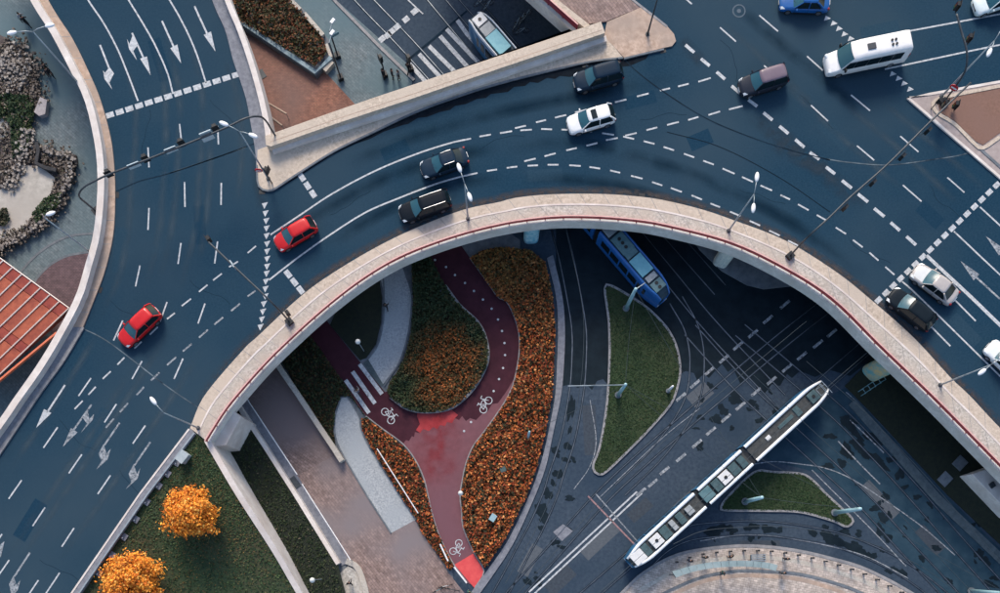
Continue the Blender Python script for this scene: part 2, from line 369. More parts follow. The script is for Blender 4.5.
def bike_symbol(x, y, ang, s=1.0):
    m = MB(); c = P(x, y, .070)
    def q(a, b): return c + Matrix.Rotation(ang, 3, 'Z') @ Vector((a * s, b * s, 0))
    for cx in (-.62, .62):
        ring = [q(cx + .42 * math.cos(k * math.pi / 8), .42 * math.sin(k * math.pi / 8)) for k in range(17)]
        m.ribbon(ring, .10 * s)
    for k, pl in enumerate([((-.62, 0), (-.3, .62), (.42, .62), (.05, 0), (-.62, 0)), ((.05, 0), (-.38, .86)), ((-.6, .88), (-.2, .88)), ((.62, 0), (.36, .95), (.72, .98))]):
        pts = [q(*p) for p in pl]
        for i in range(len(pts) - 1):
            m.ribbon([pts[i] + Vector((0, 0, .001 * (k + i * .25))), pts[i + 1] + Vector((0, 0, .001 * (k + i * .25)))], .09 * s)
    m.build('bicycle_marking', paint, cycle)
bike_symbol(388, 416, R(-55), .84); bike_symbol(486, 405, R(60), .84); bike_symbol(456, 547, R(-125), .8)

# planted beds
def bed(name, px, z, label, smooth=False):
    o = raised(name, px, z, soil, smooth=smooth); return S(o)
BED_R = L2('470,258 483,250 500,247 530,250 545,262 553,297 555,330 554,364 552,396 545,434 537,466 527,495 505,539 485,568 474,551 464,527 462.5,511 461,495 464,476 467,463 474,446 484,433 501,409 511,392 516,377 520,354 520,335 516,319 508,302 498,297 488,283')
bed_r = bed('shrub_bed', BED_R, .10, '')
BED_C = L2('412,250 425,247 445,285 460,305 478,322 486.6,340 488,360 480,379 468,395 450,408.5 426.5,412 406.5,408.5 390,397 388,386 398,370 406,352 411,330 413,297')
bed_c = bed('round_bed', BED_C, .16, '', True)
MB().ribbon(PS(L2('445,285 460,305 478,322 486.6,340 488,360 480,379 468,395 450,408.5 426.5,412 406.5,408.5 390,397'), .24, 50), .25, 0, .24).build('kerb', kerb_m, bed_c)
MB().ribbon(PS(L2('440,290 454,308 471,324 480,341 481,359 474,376 464,390'), .30, 40), .14, .15, .30).build('edging', conc_dark, bed_c)
BED_L = L2('362,419 366,417 383,430 402,445 415,461 423,479 427,495 431,511 437,531 446,551 454,566 450,571 421,531 416,519 397,490 372,448 362,429')
bed_l = bed('narrow_bed', BED_L, .10, '')
BED_W = L2('275,350 285,300 345,384.5 365,416 350,396 341,396 335,410 333,432 336,448 300,393')
bed_w = bed('shaded_bed', BED_W, .08, '')
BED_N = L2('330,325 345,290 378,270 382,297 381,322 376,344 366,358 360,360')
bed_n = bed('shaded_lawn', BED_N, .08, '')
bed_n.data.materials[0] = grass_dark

ISL1 = L2('605,288 612,286 633,298 650,310 667,328 676,345 680,364 679,380 672,402 655,423 633,446 607,471 598,474 593,466 600,446 607,404 609.5,360 609,322')
ISL2 = L2('754.7,472 774,472 800.6,473.6 812,479.5 827,494.5 851,517 852,523 846,526.5 833,520.7 800.6,512 767,510.7 724.6,510 722,505 730.5,494')
for nm, q in (('grass_island', ISL1), ('grass_triangle', ISL2)):
    o = S(raised(nm, q, .12, grass_m))
    c = spl(q, len(q) * 6, True); c.append(c[0])
    MB().ribbon([P(p[0], p[1], .15) for p in c], .22, 0, .15).build('kerb', kerb_m, o)
GR = L2('845,386 868,409 948,495 1000,544 1060,600 1120,600 1010,480 930,400 880,350')
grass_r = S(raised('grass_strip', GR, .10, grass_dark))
under_isl = S(raised('kerb_island', L2('690,235 700,250 722,271 747,285 764,289 800,285 820,260 760,220'), .14, conc_dark))
for c in L2('960,463 945,479'):
    MB().box(P(c[0], c[1], .14), (1.2, 1.1, .12), .8).build('inspection_cover', conc_dark, grass_r)
strip_r = MB().strip(PS(L2('547,258 556,297 558,330 557,364 555,396 548,434 540,466 529,496 508,540 486,572 462,604'), .11, 50), PS(L2('553,255 562.5,297 565,330 564,364 561,396 553,434 546,466 535,496 514,542 493,575 469,608'), .11, 50), 0).build('verge_kerb', grey_strip)
S(strip_r)

# wet areas and stains on the lower road
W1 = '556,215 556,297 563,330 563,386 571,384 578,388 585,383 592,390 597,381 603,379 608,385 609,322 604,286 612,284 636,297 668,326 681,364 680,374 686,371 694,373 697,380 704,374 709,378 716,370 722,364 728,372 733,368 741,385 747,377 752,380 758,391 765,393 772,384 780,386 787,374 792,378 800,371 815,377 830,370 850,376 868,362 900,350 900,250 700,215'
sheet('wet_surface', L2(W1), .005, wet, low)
damp = M('damp_asphalt', (.014, .040, .064), (.030, .063, .090), .6, .8, spec=.12)
sheet('damp_surface', L2('762,455 775,462 800,468 822,474 842,492 862,512 880,533 905,556 935,588 960,620 1100,700 1100,640 1000,548 948,497 868,411 846,388 836,392'), .0045, damp, low)
def stain(x, y, rx, ry, ang, par, z, m=wet, n=18):
    n = 28; ph = [random.uniform(0, 6.28) for _ in range(5)]; ca, sa = math.cos(ang), math.sin(ang); pts = []
    for k in range(n):
        t = 2 * math.pi * k / n; r = 1 + .22 * math.sin(2 * t + ph[0]) + .16 * math.sin(3 * t + ph[1]) + .12 * math.sin(5 * t + ph[2]) + .08 * math.sin(9 * t + ph[3]) + .06 * math.sin(13 * t + ph[4])
        a, b = rx * r * math.cos(t), ry * r * math.sin(t); pts.append((x + a * ca - b * sa, y + a * sa + b * ca))
    return sheet('damp_stain', pts, z, m, par)
for k, (x, y, rx, ry, a) in enumerate([(571, 408, 3, 12, .1), (570, 430, 1.6, 4, .1), (566, 460, 4, 2.2, .2), (558, 474, 4, 4.5, 0), (553, 483, 2.3, 3, 0), (548, 494, 4, 5, .3), (542, 512, 6, 8, -.6), (541, 528, 2, 3, 0), (555, 542, 4, 3, .3),
        (715, 531, 10, 5, -.1), (731, 529, 6, 3, .1), (752, 527, 7, 3, 0), (767, 529, 5.5, 3.2, .1), (779, 530, 3.4, 3.2, 0), (829, 538, 7, 5.5, .5), (842, 543, 10, 4, .4), (857, 549, 8, 6, .4), (871, 556, 4.5, 4, 0), (901, 573, 6, 3.5, .8),
        (848, 421, 7, 5, .6), (853, 430, 10, 4, .8), (874, 438, 9, 5, .5), (858, 445, 7, 5, .2), (847, 451, 5, 8, -.1), (868, 455, 9, 4, .6), (880, 462, 9, 3.5, .7), (893, 459, 6, 2.6, -.5), (842, 463, 5, 3, .4), (900, 474, 3.5, 6, .2),
        (828, 466, 5, 3, .2), (735, 398, 7, 5, .3), (723, 410, 5, 4, .7), (716, 419, 6, 3.6, -.3), (752, 403, 4, 3, .2), (700, 446, 3.6, 4, .3), (732, 428, 2.4, 2, 0), (883, 518, 4, 5, 0), (880, 530, 3.4, 6, -.5), (888, 538, 3, 5, -.5), (922, 558, 3.5, 2.6, .4),
        (949, 581, 4, 2.5, .4), (979, 553, 4, 4, .4), (985, 560, 3, 6, -.7), (990, 584, 6, 3, .3), (995, 578, 4, 2.4, 0), (892, 588, 3, 2.4, 0), (886, 497, 4, 2.4, .6), (778, 412, 5, 4, .5), (760, 420, 4, 2.5, -.4), (905, 487, 3, 2, 0), (917, 497, 3.4, 2.4, .2)]):
    stain(x, y, rx * 1.12, ry * 1.12, a, low, .006 + k * .0004)

for k in range(70):
    x, y = random.choice(((random.uniform(690, 800), random.uniform(385, 450)), (random.uniform(830, 930), random.uniform(415, 520)), (random.uniform(880, 1000), random.uniform(500, 590)), (random.uniform(700, 860), random.uniform(522, 545)), (random.uniform(505, 575), random.uniform(440, 590))))
    if 640 < x < 830 and abs((y - 477) + (x - 729) * .92) < 26: continue
    q = random.uniform(.8, 3.2); stain(x, y, q * random.uniform(1, 2.4), q, random.choice((.75, .8, .1, -.7)), low, .0265 + k * .00004, n=20) if False else stain(x, y, q * random.uniform(1, 2.4), q, random.choice((.75, .8, .1)), low, .0064 + k * .00027)
# lane paint on the lower road
def dash(par, seg, wid, z, m, nm='lane_dash'):
    a, b = P(seg[0], seg[1], z), P(seg[2], seg[3], z)
    return MB().ribbon([a, b], wid).build(nm, m, par)
D1 = L2('785,304.5 768,319.5 753,333.7 738,346 724,359 709.6,371 695,384 681,397')
D2 = L2('832,333 818,344 802,356 787,368 771.7,380.5 756,392 740.5,406 726,418 711,431 697,443.6 681,457.5 664.5,470.6 653,483 641,492')
for Dn in (D1, D2):
    for x, y in Dn: dash(low, (x + 4.6, y - 3.9, x - 4.6, y + 3.9), .28, .034, paint_worn)
for ln, wd, mm in (('754,464 774,461.5 800,464 825,468 850,478 880,497 920,525 955,555', .10, paint_worn), ('838,441 862,466 880,484', .12, paint_worn), ('850,420 868,437 884,453', .12, paint_worn), ('846,392 862,408 943,499 1000,553', .10, paint_worn), ('700,541 734,535.5 767,535.5 800,540 834,547 868,557 908,578', .09, paint_worn), ('812,470 836,494 872,530 906,566', .10, paint_worn), ('590,400 596,440 590,466 574,489', .08, paint_worn), ('600,497 660,440 700,408', .07, paint_worn)):
    MB().ribbon(PS(L2(ln), .032, 40), wd).build('thin_line', mm, low)
MB().ribbon(PX(L2('852,402 938,499 992,550 1040,596'), .10), .9, 0, .10).build('verge', M('verge_paving', (.05, .075, .09), (.09, .12, .135), 2, .9), grass_r)
dash(low, (642, 493, 534, 594), .17, .034, paint, 'solid_line'); dash(low, (637, 491.5, 529, 592), .17, .034, paint, 'solid_line')
dash(low, (588, 496, 640, 550), .16, .034, M('worn_red_paint', (.22, .12, .13), (.34, .22, .22), 3, .8), 'worn_line'); dash(low, (596, 494, 638, 542), .12, .034, paint_worn, 'worn_line')
for i, (x, y) in enumerate(L2('382,39 388,35 391.5,31.6 397,27 406,19.5 414.5,11.6')):
    MB().ribbon([P(x - 2.6, y + 2.2, .034), P(x + 2.6, y - 2.2, .034)], .55).build('stop_block', paint, low)
dash(low, (408, 0, 423, 14), .13, .034, paint, 'solid_line'); dash(low, (404, -30, 421, -14), .13, .034, paint, 'solid_line')
for a in ('408,62 424,80 436,92', '419,54 440,77 452,90', '429,46 453,70 465,83', '440,36 463,62 476,76', '446.5,29 472,56 486,70', '457,20 467,34 485,54'):
    MB().ribbon(PX(L2(a), .034), .42).build('zebra_stripe', paint, low)
dash(low, (467, 11, 406, 61.5), .2, .034, joint_m, 'drain_slot')
sheet('service_cover', L2('553,532 563,524 573,531 562,541'), .030, grey_strip, low)

# ------------------------------------------------------------------ road bridge
ZD = 6.0
RED = L2('204,440 219,416 234,396 274,352 334,298 388,261 443,238 500,222.5 550,215.5 592,215 633,218 667,223.5 730,240 784,265 834,297 883,345 936,396 1000,461 1100,563')
KER = L2('190,428 205,395 244,349 257,337 300,297 333,273 375,248 416,228 463,210 500,202 515,198 550,194.5 600,194 642,197 667,201 700,209 730,219 784,240 834,270.5 870,299 913,337 950,377 970,396 1000,428 1090,520')
NA = 140
red_w = PS(RED, 7.1, NA)
edge_w = offset(red_w, -.16)
ker_w = PS(KER, 6.13, NA)
RN = L2('430,-105 500,-45 552,1.5 578,24.5')
redn_w = [Vector((p.x, p.y, 7.1)) for p in PS(RN, 7.1, 30)]
edgen_w = offset(redn_w, -.16)
OUT_L = L2('-30,-110 30,0 50,32 70,70 84,99 93,135 97,165 97,198 93,235 85,265 75,297 55,335 35,368 15,396 0,418 -80,530 -170,660')
outl = [P(x, y, ZD) for x, y in spl(OUT_L, 60)]
low_edge = [P(x, y, ZD) for x, y in L2('20,684 87,584 149,494.5 190,434')]
PAR_N = L2('264,135 262,99 252,65 240,30 228,0 190,-110')
deck = outl + low_edge + [Vector((p.x, p.y, ZD)) for p in edge_w] + [P(1260, 563, ZD), P(1260, -200, ZD), P(440, -200, ZD)] + [Vector((p.x, p.y, ZD)) for p in edgen_w] + [P(600, 24, ZD)] + [P(266, 138, ZD)] + [P(x, y, ZD) for x, y in PAR_N]
bridge = thing('road_bridge', 'curved concrete road bridge with pale edge beam above the tram tracks', 'bridge', (0, 0, 0))
MB().prism([Vector((p.x, p.y, ZD - .012)) for p in deck], 4.75).build('deck', soffit, bridge)
road = S(MB().prism(deck, None).build('road', asph))
# edge beams (pale) along both open sides
beam_white = M('edge_beam_paint', (.60, .58, .54), (.78, .75, .70), 2.5, .8, big=(.56, .53, .48), bigscale=.6)
def edge_beam(ed, par):
    n = len(ed)
    A = [Vector((p.x, p.y, 6.18)) for p in offset(ed, .34)]; B = [Vector((p.x, p.y, 6.18)) for p in offset(ed, -.10)]
    MB().strip(A, B, 4.55).build('edge_beam', beam_white, par)
edge_beam(edge_w, bridge); edge_beam(edgen_w, bridge)
# pier columns
def pier(x, y, ang, par, wide=2.2, painted=False):
    c = P(x, y, 0); m = MB(); n = 24
    for i, (zz, s) in enumerate(((0, 1), (3.4, 1), (4.2, 1.12), (4.75, 1.35))):
        for k in range(n):
            t = 2 * math.pi * k / n
            ex = math.copysign(abs(math.cos(t)) ** .6, math.cos(t)) * wide / 2 * s; ey = math.copysign(abs(math.sin(t)) ** .8, math.sin(t)) * .6 * s
            q = Matrix.Rotation(ang, 3, 'Z') @ Vector((ex, ey, zz)); m.v.append((c.x + q.x, c.y + q.y, zz))
    for i in range(3):
        for k in range(n): m.f.append((i * n + k, i * n + (k + 1) % n, (i + 1) * n + (k + 1) % n, (i + 1) * n + k))
    o = m.build('pier', painted or conc_cool, par, True); return o
graf = M('painted_pier', (.14, .42, .44), (.62, .48, .24), 1.3, .7)
pier(531, 238, R(4), bridge, 1.5, M('pier_blue_paint', (.10, .42, .55), (.50, .70, .74), 2.5, .6))
pier(720.5, 262, R(-24), bridge, 1.5, M('pier_banded', (.50, .56, .52), (.80, .80, .70), 1.6, .6, stretch=(.4, 4)))
pier(347, 292, R(33), bridge, 1.7, conc_white); pier(870.5, 373, R(-46), bridge, 1.9, graf)
pier(700, 130, R(-20), bridge, 2.0); pier(520, 110, R(10), bridge, 2.0); pier(400, 170, R(25), bridge, 2.0); pier(840, 210, R(-35), bridge, 2.0)
# far abutments that carry the deck on the outer side
MB().prism(PX(L2('100,60 240,60 262,150 225,260 120,300 60,410 105,330 118,200'), 4.74), 0).build('abutment', soffit, bridge)
MB().prism(PX(L2('900,90 1240,60 1240,420 980,420 930,250'), 4.74), 0).build('abutment', soffit, bridge)
MB().prism(PX(L2('232,410 241,416.5 226,445 207,447 197,436'), 5.2), 0).build('abutment', conc_white, bridge, bevel=.05)
MB().prism(PX(L2('972,474 1003,463 1090,560 1012,516'), 2.4), 0).build('abutment', conc_white, bridge, bevel=.05)
MB().box(P(992, 485, 2.45), (.5, .5, .3), .6).build('bearing_block', pole_dark, bridge)
# expansion joints
for ln, m, wd in (('600,24 605,34 623,58 650,82 700,115 745,135 790,150 830,160', joint_m, .10), ('826,159 850,162.5 888,165 930,160 965,154 1000,142', joint_pale, .09), ('667,132 720,147 780,178 830,212', M('crack_seal', (.005, .012, .020), rough=.9, spec=.1), .06),
                  ('115,192 140,181 167,174 215,158 256,143', joint_m, .08), ('170,173 215,158 246,147', joint_pale, .08), ('68,319 82,328 110,343 165,385 205,412', joint_pale, .10)):
    MB().ribbon(PS(L2(ln), 6.014, 40), wd).build('expansion_joint', m, bridge)
ring = MB(); ring.disc(P(739, 11, 6.016), .62, 24, r0=.5); ring.disc(P(739, 11, 6.016), .2, 16)
ring.build('manhole_cover', M('manhole_iron', (.03, .065, .10), (.05, .085, .12), 4, .6), road)

# footways on the bridge
mid_w = [a.lerp(Vector((b.x, b.y, a.z)), .36) for a, b in zip(ker_w, edge_w)]
mid2_w = [a.lerp(Vector((b.x, b.y, a.z)), .42) for a, b in zip(ker_w, edge_w)]
inn = [Vector((p.x, p.y, 6.14)) for p in offset(edge_w, .34)]
foot = S(MB().strip(mid2_w, [Vector((p.x, p.y, 6.13)) for p in inn], 5.995).build('footway', conc_cool))
MB().strip([Vector((p.x, p.y, 6.15)) for p in ker_w], [Vector((p.x, p.y, 6.15)) for p in mid_w], 5.995).build('kerb_strip', conc, foot)
MB().strip([Vector((p.x, p.y, 6.156)) for p in mid_w], [Vector((p.x, p.y, 6.156)) for p in mid2_w], 5.995).build('kerb_edge', conc_white, foot)
for i in range(3, NA - 3, 3):
    a, b = ker_w[i].lerp(Vector((edge_w[i].x, edge_w[i].y, ker_w[i].z)), .44), Vector((inn[i].x, inn[i].y, 6.13))
    MB().ribbon([Vector((a.x, a.y, 6.134)), Vector((b.x, b.y, 6.134))], .035).build('slab_joint', kerb_m, foot)
    a, b = ker_w[i], mid_w[i]
    MB().ribbon([Vector((a.x, a.y, 6.154)), Vector((b.x, b.y, 6.154))], .04).build('slab_joint', kerb_m, foot)
# west footway and parapet
WK = L2('-10,-110 48,0 72,38 90,75 100,99 110,135 114,165 115,198 113,235 105,270 95,297 83,327')
WO = L2('-30,-110 30,0 50,32 70,70 84,99 93,135 97,165 97,198 93,235 85,265 75,297 60,327')
west = S(MB().strip(PS(WK, 6.13, 60), PS(WO, 6.13, 60), 5.995).build('west_footway', conc_tan))
wa, wb = PS(WK, 6.134, 60), PS(WO, 6.134, 60)
for i in range(3, 58, 3):
    MB().ribbon([wa[i].lerp(wb[i], .03), wa[i].lerp(wb[i], .6)], .05).build('slab_joint', kerb_m, west)
WK2 = L2('83,327 62,362 40,392 0,452 -90,585'); WO2 = L2('60,327 40,360 18,392 0,418 -90,545')
w2 = MB().strip(PS(WK2, 6.11, 30), PS(WO2, 6.11, 30), 5.995).build('grey_footway', grey_strip, west)
MB().ribbon(PS(L2('83,327 62,362 40,392 0,452 -90,585'), 6.17, 30), .22, 5.995, 6.17).build('kerb', kerb_m, west)
MB().ribbon(PS(L2('78,335 56,368 33,400 -4,455'), 6.125, 30), .12, 6.0, 6.16).build('cable_duct', kerb_m, west)
par_w = thing('parapet_wall', 'long pale concrete parapet curving along the left road edge', 'wall', P(97, 198, 5.9))
A_ = offset(PS(OUT_L, 6.95, 70), .0)
MB().strip(A_, offset(A_, .62), 5.2).build('wall', conc_white, par_w)
# footway right of the slip road and its parapet
NK = L2('185,-80 212,0 225,30 233,60 240,80 246,99 250,120 255,150 257,175')
NO = L2('205,-80 226,0 238,30 251,65 261,99 266,125 268,138 270,165')
nfw = S(MB().strip(PS(NK, 6.118, 40), PS(NO, 6.118, 40), 5.995).build('slip_footway', grey_strip))
par_n = thing('parapet_wall', 'narrow white parapet between the slip road and the brick plaza', 'wall', P(250, 65, 5.9))
B_ = PS(L2('190,-95 224.5,0 237,30 249,65 258.5,99 264,125 265.5,137'), 6.95, 40)
MB().strip(B_, offset(B_, .5), 4.6).build('wall', conc_white, par_n)
# long wall north of the ring road
lw = thing('retaining_wall', 'long straight beige concrete wall between ring road and tram crossing', 'wall', P(430, 90, 5.9))
lwt = L2('265,136 334,111.5 370,99 500,55.5 601,21.5 605,33 500,68.5 413,98.5 334,124.5 271,146.5 266,145')
MB().prism(PX(lwt, 7.15), 4.6).build('wall', conc, lw, bevel=.06)
MB().strip(PX(L2('272,148 334,127 413,101 500,71 606,35.5'), 6.55), PX(L2('273,153 334,132.5 413,107 500,77 607,41'), 6.5), 5.995).build('wall_foot', conc_white, lw)
MB().ribbon(PX(L2('270,142 334,120 413,94 500,64.5 602,30'), 7.156), .07).build('coping_joint', conc_tan, lw)
tri = S(MB().prism(PX(L2('257.5,150 256.8,170 257.5,182 260,187.5 264,190 269,190.5 275,188.5 294,176 334,151 375,131 413,113 447,100 500,83 583,63 623,57.5 605,36 500,72 334,128 268,146'), 6.13), 5.995).build('traffic_island', conc))
MB().ribbon(PS(L2('256.8,165 257.5,182 260,187.5 264,190 269,190.5 275,188.5 294,176 334,151 375,131 413,113 447,100 500,83 583,63 623,57.5'), 6.16, 80), .16, 5.99, 6.16).build('kerb', conc_dark, tri)
cor = S(MB().prism(PX(L2('607,22 642,7 667,26 674,34 676,41 672,46 663,48 624,57.5 604,36'), 6.14), 5.995).build('corner_footway', conc_tan))
pink = S(MB().prism(PX(L2('587,24 574,18 553,1 470,-72 570,-72 632,-1 642,7 606,21.5'), 6.12), 5.995).build('pink_footway', plaza_m))
MB().ribbon(PX(L2('560,-72 633,0 667,26.5'), 6.16), .2, 5.99, 6.16).build('kerb', kerb_m, pink)
MB().ribbon(PX(L2('624,58.5 640,54.5 664,49'), 6.17), .14, 5.99, 6.17).build('kerb', conc_dark, cor)
MB().ribbon(PX(L2('470,-65 560,5 588,27'), 6.9), .5, 5.99, 6.9).build('coping', conc, pink)
# right-hand island
ri = S(MB().prism(PX(L2('907,98 930,94 1010,80 1150,50 1150,250 1006,184'), 6.12), 5.995).build('corner_island', M('island_paving', (.30, .25, .235), (.40, .34, .32), 2, .85, .1, 10)))
MB().ribbon(PX(L2('1010,80 930,94 908,97.5 1000,177 1030,203'), 6.16), .24, 5.99, 6.16).build('kerb', conc_white, ri)
BR = L2('938,103 945,99 1000,88 1060,78 1060,120 1000,133 983,145 975,141 955,121 940,112')
MB().prism(PX(BR, 6.16), 6.0).build('soil_bed', brown_soil, ri)
c = spl(L2('1000,86 945,97 935,101 933,106 939,114 955,124 974,143 983,148 1000,137'), 40)
MB().ribbon([P(p[0], p[1], 6.2) for p in c], .3, 6.0, 6.2).build('kerb', conc, ri)
MB().ribbon(PX(L2('946,117 966,134 984,152 1005,171'), 6.17), .25, 6.0, 6.17).build('drain_channel', conc_dark, ri)

# lower-left guard strip beside the lawn
gs = S(MB().strip(PX(L2('190,428 140,494 72,593 14,680'), 6.13), PX(L2('196,434 149,494.5 87,584 24,680'), 6.13), 5.995).build('verge_footway', grey_strip))
MB().ribbon(PX(L2('189,429 139.5,494 71.5,593 13,680'), 6.17), .16, 5.99, 6.17).build('kerb', conc_white, gs)
MB().ribbon(PX(L2('194,433 147,494.5 85,584 22,680'), 6.30), .14, 5.99, 6.30).build('edge_rail', pole_grey, gs)

# ------------------------------------------------------------------ road paint on the bridge
ZM = 6.010
def lines(name, segs, wid, m=paint):
    for t in segs.split():
        q = [float(v) for v in t.split(',')]; dash(road, q, wid, ZM, m, name)
for ln, wd in (('88,0 103.5,23 117,48 127,72 138,101', .15), ('128.5,0 142,22 155,45 167,72 173,94', .15), ('169.5,0 180,18 190,38 198,58 206,83', .15),
           ('270.5,234.7 300.6,214.7 333,193.3 375,171 416.5,154 450,143.2 471,138.6', .15), ('269,280 300.6,255.6 333.5,232.5 366.4,212 400,197.7 433,185 458,177.5 477.5,173', .15),
           ('909.8,31 1000,14.2 1060,3', .145), ('884.8,69.3 983,48.4 1060,33', .145), ('980,207 1000,225.5 1040,263', .145), ('954,231.4 1000,274.7 1040,311', .145), ('926.5,255.5 971,297 1000,325 1040,362', .32), ('902,281.5 919.5,297 1000,376 1040,415', .145), ('946,291 975.7,321', .145), ('930,325.4 950.3,346', .145)):
    q = L2(ln)
    if q[0][1] == 0: q = [(q[0][0] - 24, -40)] + q
    MB().ribbon(PS(q, ZM, len(q) * 7), wd).build('solid_line', paint, road)
lines('lane_dash', '148,147.5,149,167.5 179.5,124,181.5,142 217.6,126,218.5,144.5 184.5,182,185,207 221.3,183,221,205 149,208,148,230 140,265.5,135.5,286.5 181,243,178,264 217.6,241.5,214.6,263.5 167,302,160,322 122.7,320.5,113.5,340.5 205,303.5,198,323.5 183,358.5,174,379 142,361,132,379 91,378,78.5,396 116.4,404,104.4,422.4 145.3,425.5,132.8,443.6 57.6,427.2,43.4,447.8 81.8,454.4,68.8,473.3 110.5,475.3,97.7,494 21.7,480,8.7,498.7 45,507.4,32.6,526 74,528,61.8,546.6 9.2,560,-2,576 38.4,580,27,597 59.6,572.8,45.4,594 2,534,-8,549', .135)
lines('guide_dash', '256,246,247.7,253 238,261.5,229,267 221.8,273.6,213,280.3 207.6,284.8,199,291.8 191,298.7,181.7,306 174.8,313,167,319 157.8,327,149.8,334.6 141.6,341.6,134.4,348.4 124.4,357.5,117.4,364.6 110.7,371.3,102.7,378.8 95.7,386.7,88.5,394.7 82.7,400.7,74.6,409', .14)
lines('guide_dash', '255.5,290.7,247.6,296.5 240,303.7,231,311 223,317.4,214.3,324.5 208,329.6,199,337.6 191.7,343.8,182.9,351.3 176.2,357,167,365 159.5,372.5,151,380.5 144,387,136.6,395 128,403,120,412 114,418.5,105.7,427.7', .16, paint_worn)
lines('guide_dash', '479.5,136.6,491,134.6 500,133.2,512,131.2 515,128.2,526,125.7 536,122.4,546,120 555,117.7,566.3,115 575,112.5,586,110 595,107.5,606,105 615,102.3,626.4,99.5 637,96.5,648.6,93.5 660,90.7,670,88.3 678,86.5,688.7,83.8 698.4,81.8,710.7,78 520.4,130.4,532,129.7 541.2,129,552,129.4 561.4,129.6,571,130 581,130.6,592,131.7 602.2,133.2,614,135 623.2,136.6,634,139 643.6,141.2,654.5,144 663.6,147,674,150.3 684,153.8,694.2,157.4 703.2,160.8,713.8,164.6 722.6,168.6,734.6,173.8 742,177,753,182 760.5,185.5,772,190.5 780.5,195,790,199.5 798,204.3,808.6,210.2 816.8,215,825.6,220 835.8,227.5,846,234 853,240,862.7,247.3 869.4,252.6,878.4,260.6 885.3,266.8,894.4,274.8', .15)
lines('guide_dash', '487,171,497,169.5 524.2,161.3,535.6,158.6 544.6,156.3,555.6,153.3 566.3,150.4,576.8,148 586.5,145.8,597.4,143 606,140.2,617.7,138 625.3,135.7,636.6,133 646.5,130.2,657.3,127.4 667,125,678.7,122 688.2,120,698.4,117 708.4,115,720,111.5 729,109.5,742.7,106 506.7,167.8,517.2,166.6 527.6,165.8,538,165.3 547.6,164.8,558.5,164.8 569.3,165.3,580.7,166 589.4,167,600,168.6 610.2,170.5,620.2,172.8 631,175.8,642.5,178.7 652,182,662.3,185.5 670.7,188,681.7,192 691.5,195.3,702,199.7 710.4,203.5,720,207.2 730,211.7,740.5,216 749.7,220.9,760,225.5 769.2,230.6,779.7,235.6 788,240.6,798,245.6', .15)
lines('wide_dash', '685.4,45,694.2,52.6 701,58.8,709.6,66 716.6,72,725,79.3 731.6,86,740,93.2 748.3,99.8,757.2,106.5 763.4,112.7,772.5,120.2 779.4,126.2,788.4,133.7 795.3,139.6,804.3,147.4 809.8,152.4,819.3,159.4 826,167,835,174 842,180.5,851.7,188.3 858,194,868,202 874.2,208.4,884.3,216.7 890.6,222.5,899.8,230.6 906.5,236.4,916,245', .30)
lines('lane_dash', '676,-9,692,4.2 720,27.5,736,41.7 759.3,15.4,778,31.4 764,65.6,781,80 807,56.3,823,70.5 851,95,870,110.7 811,105.3,828,121.2 857,145.8,874.2,160.3 900.3,136.2,918.5,152 947.4,177.5,964.4,192.5 902.8,185,921.5,201.5', .135)
def blocks(a, b, n, ln, wd, m=paint_worn):
    for i in range(n):
        t = i / (n - 1); c_ = P(a[0] + (b[0] - a[0]) * t, a[1] + (b[1] - a[1]) * t, ZM); u = (P(*b, ZM) - P(*a, ZM)).normalized()
        MB().ribbon([c_ - u * ln / 2, c_ + u * ln / 2], wd).build('stop_block', m, road)
blocks((110, 115), (236, 75), 14, .74, .50, paint)
blocks((878.5, 300), (1004, 178), 18, .66, .46, paint)
blocks((302, 177.5), (313, 194), 3, .72, .5, paint); blocks((288, 274), (300.5, 290), 3, .78, .5, paint)
def teeth(pts, shape):
    for x, y in pts:
        MB().prism([P(x + a, y + b, ZM) for a, b in shape], None).build('yield_triangle', paint, road)
teeth(L2('264.7,205.5 265.5,213.5 266.3,221 266.7,228.5 266.7,236 267.2,244 267.2,251.5 267.2,259 267.2,266.5 266.7,273.6 266,281.5 265.5,289 265.5,296.5 263.9,304 263,311.7 261.9,319.5 260.5,327'), ((-3, -2), (3.2, -3.4), (-.4, 3.4)))
teeth(L2('827.3,18.4 834,23.4 839.3,28.7 844.7,34.2 851,38.7 893,74 899,78.5 904.5,83.5 910.3,89.3'), ((-3.4, 2.6), (3.6, .2), (-1.4, -2.8)))
def arrow(stem, polys, m=paint):
    mb = MB(); mb.ribbon([P(stem[0], stem[1], ZM), P(stem[2], stem[3], ZM)], .17)
    for i, q in enumerate(polys): mb.prism(PX(L2(q), ZM + .001 * (i + 1)), None)
    mb.build('direction_arrow', m, road)
arrow((100, 45, 109, 68), ['103,70.5 105,73 109.5,67 114,73.5 109.5,82.5 112.2,89.5 104.5,79'])
arrow((132, 33, 143.5, 58), ['140,58.7 147,56.5 150.7,75.5', '127,39 129.3,44 133.2,34 137.3,45.5 133.3,51 137,60.5 129,49'])
arrow((162, 21, 173.7, 47), ['170.3,48.3 177.3,44.5 181.2,63.5']); arrow((194.5, 6.3, 207, 33.5), ['203.7,35 211,31.5 215.4,51.6'])
arrow((65, 385, 48, 411), ['44,409 51.3,413 36,428'])
arrow((91.5, 404.5, 73.5, 430), ['71,428 77.5,432.3 63,446.5', '87.5,409 82.6,417.6 87,423.6 80.7,433 92.5,420 94,414 89.3,419'], paint_worn)
arrow((119.7, 422.7, 104.4, 445), ['98.5,453.6 103.6,444 106.5,453.6 110.8,448.5 107.5,459.5 96.3,469.5 101.5,461'], paint_worn)
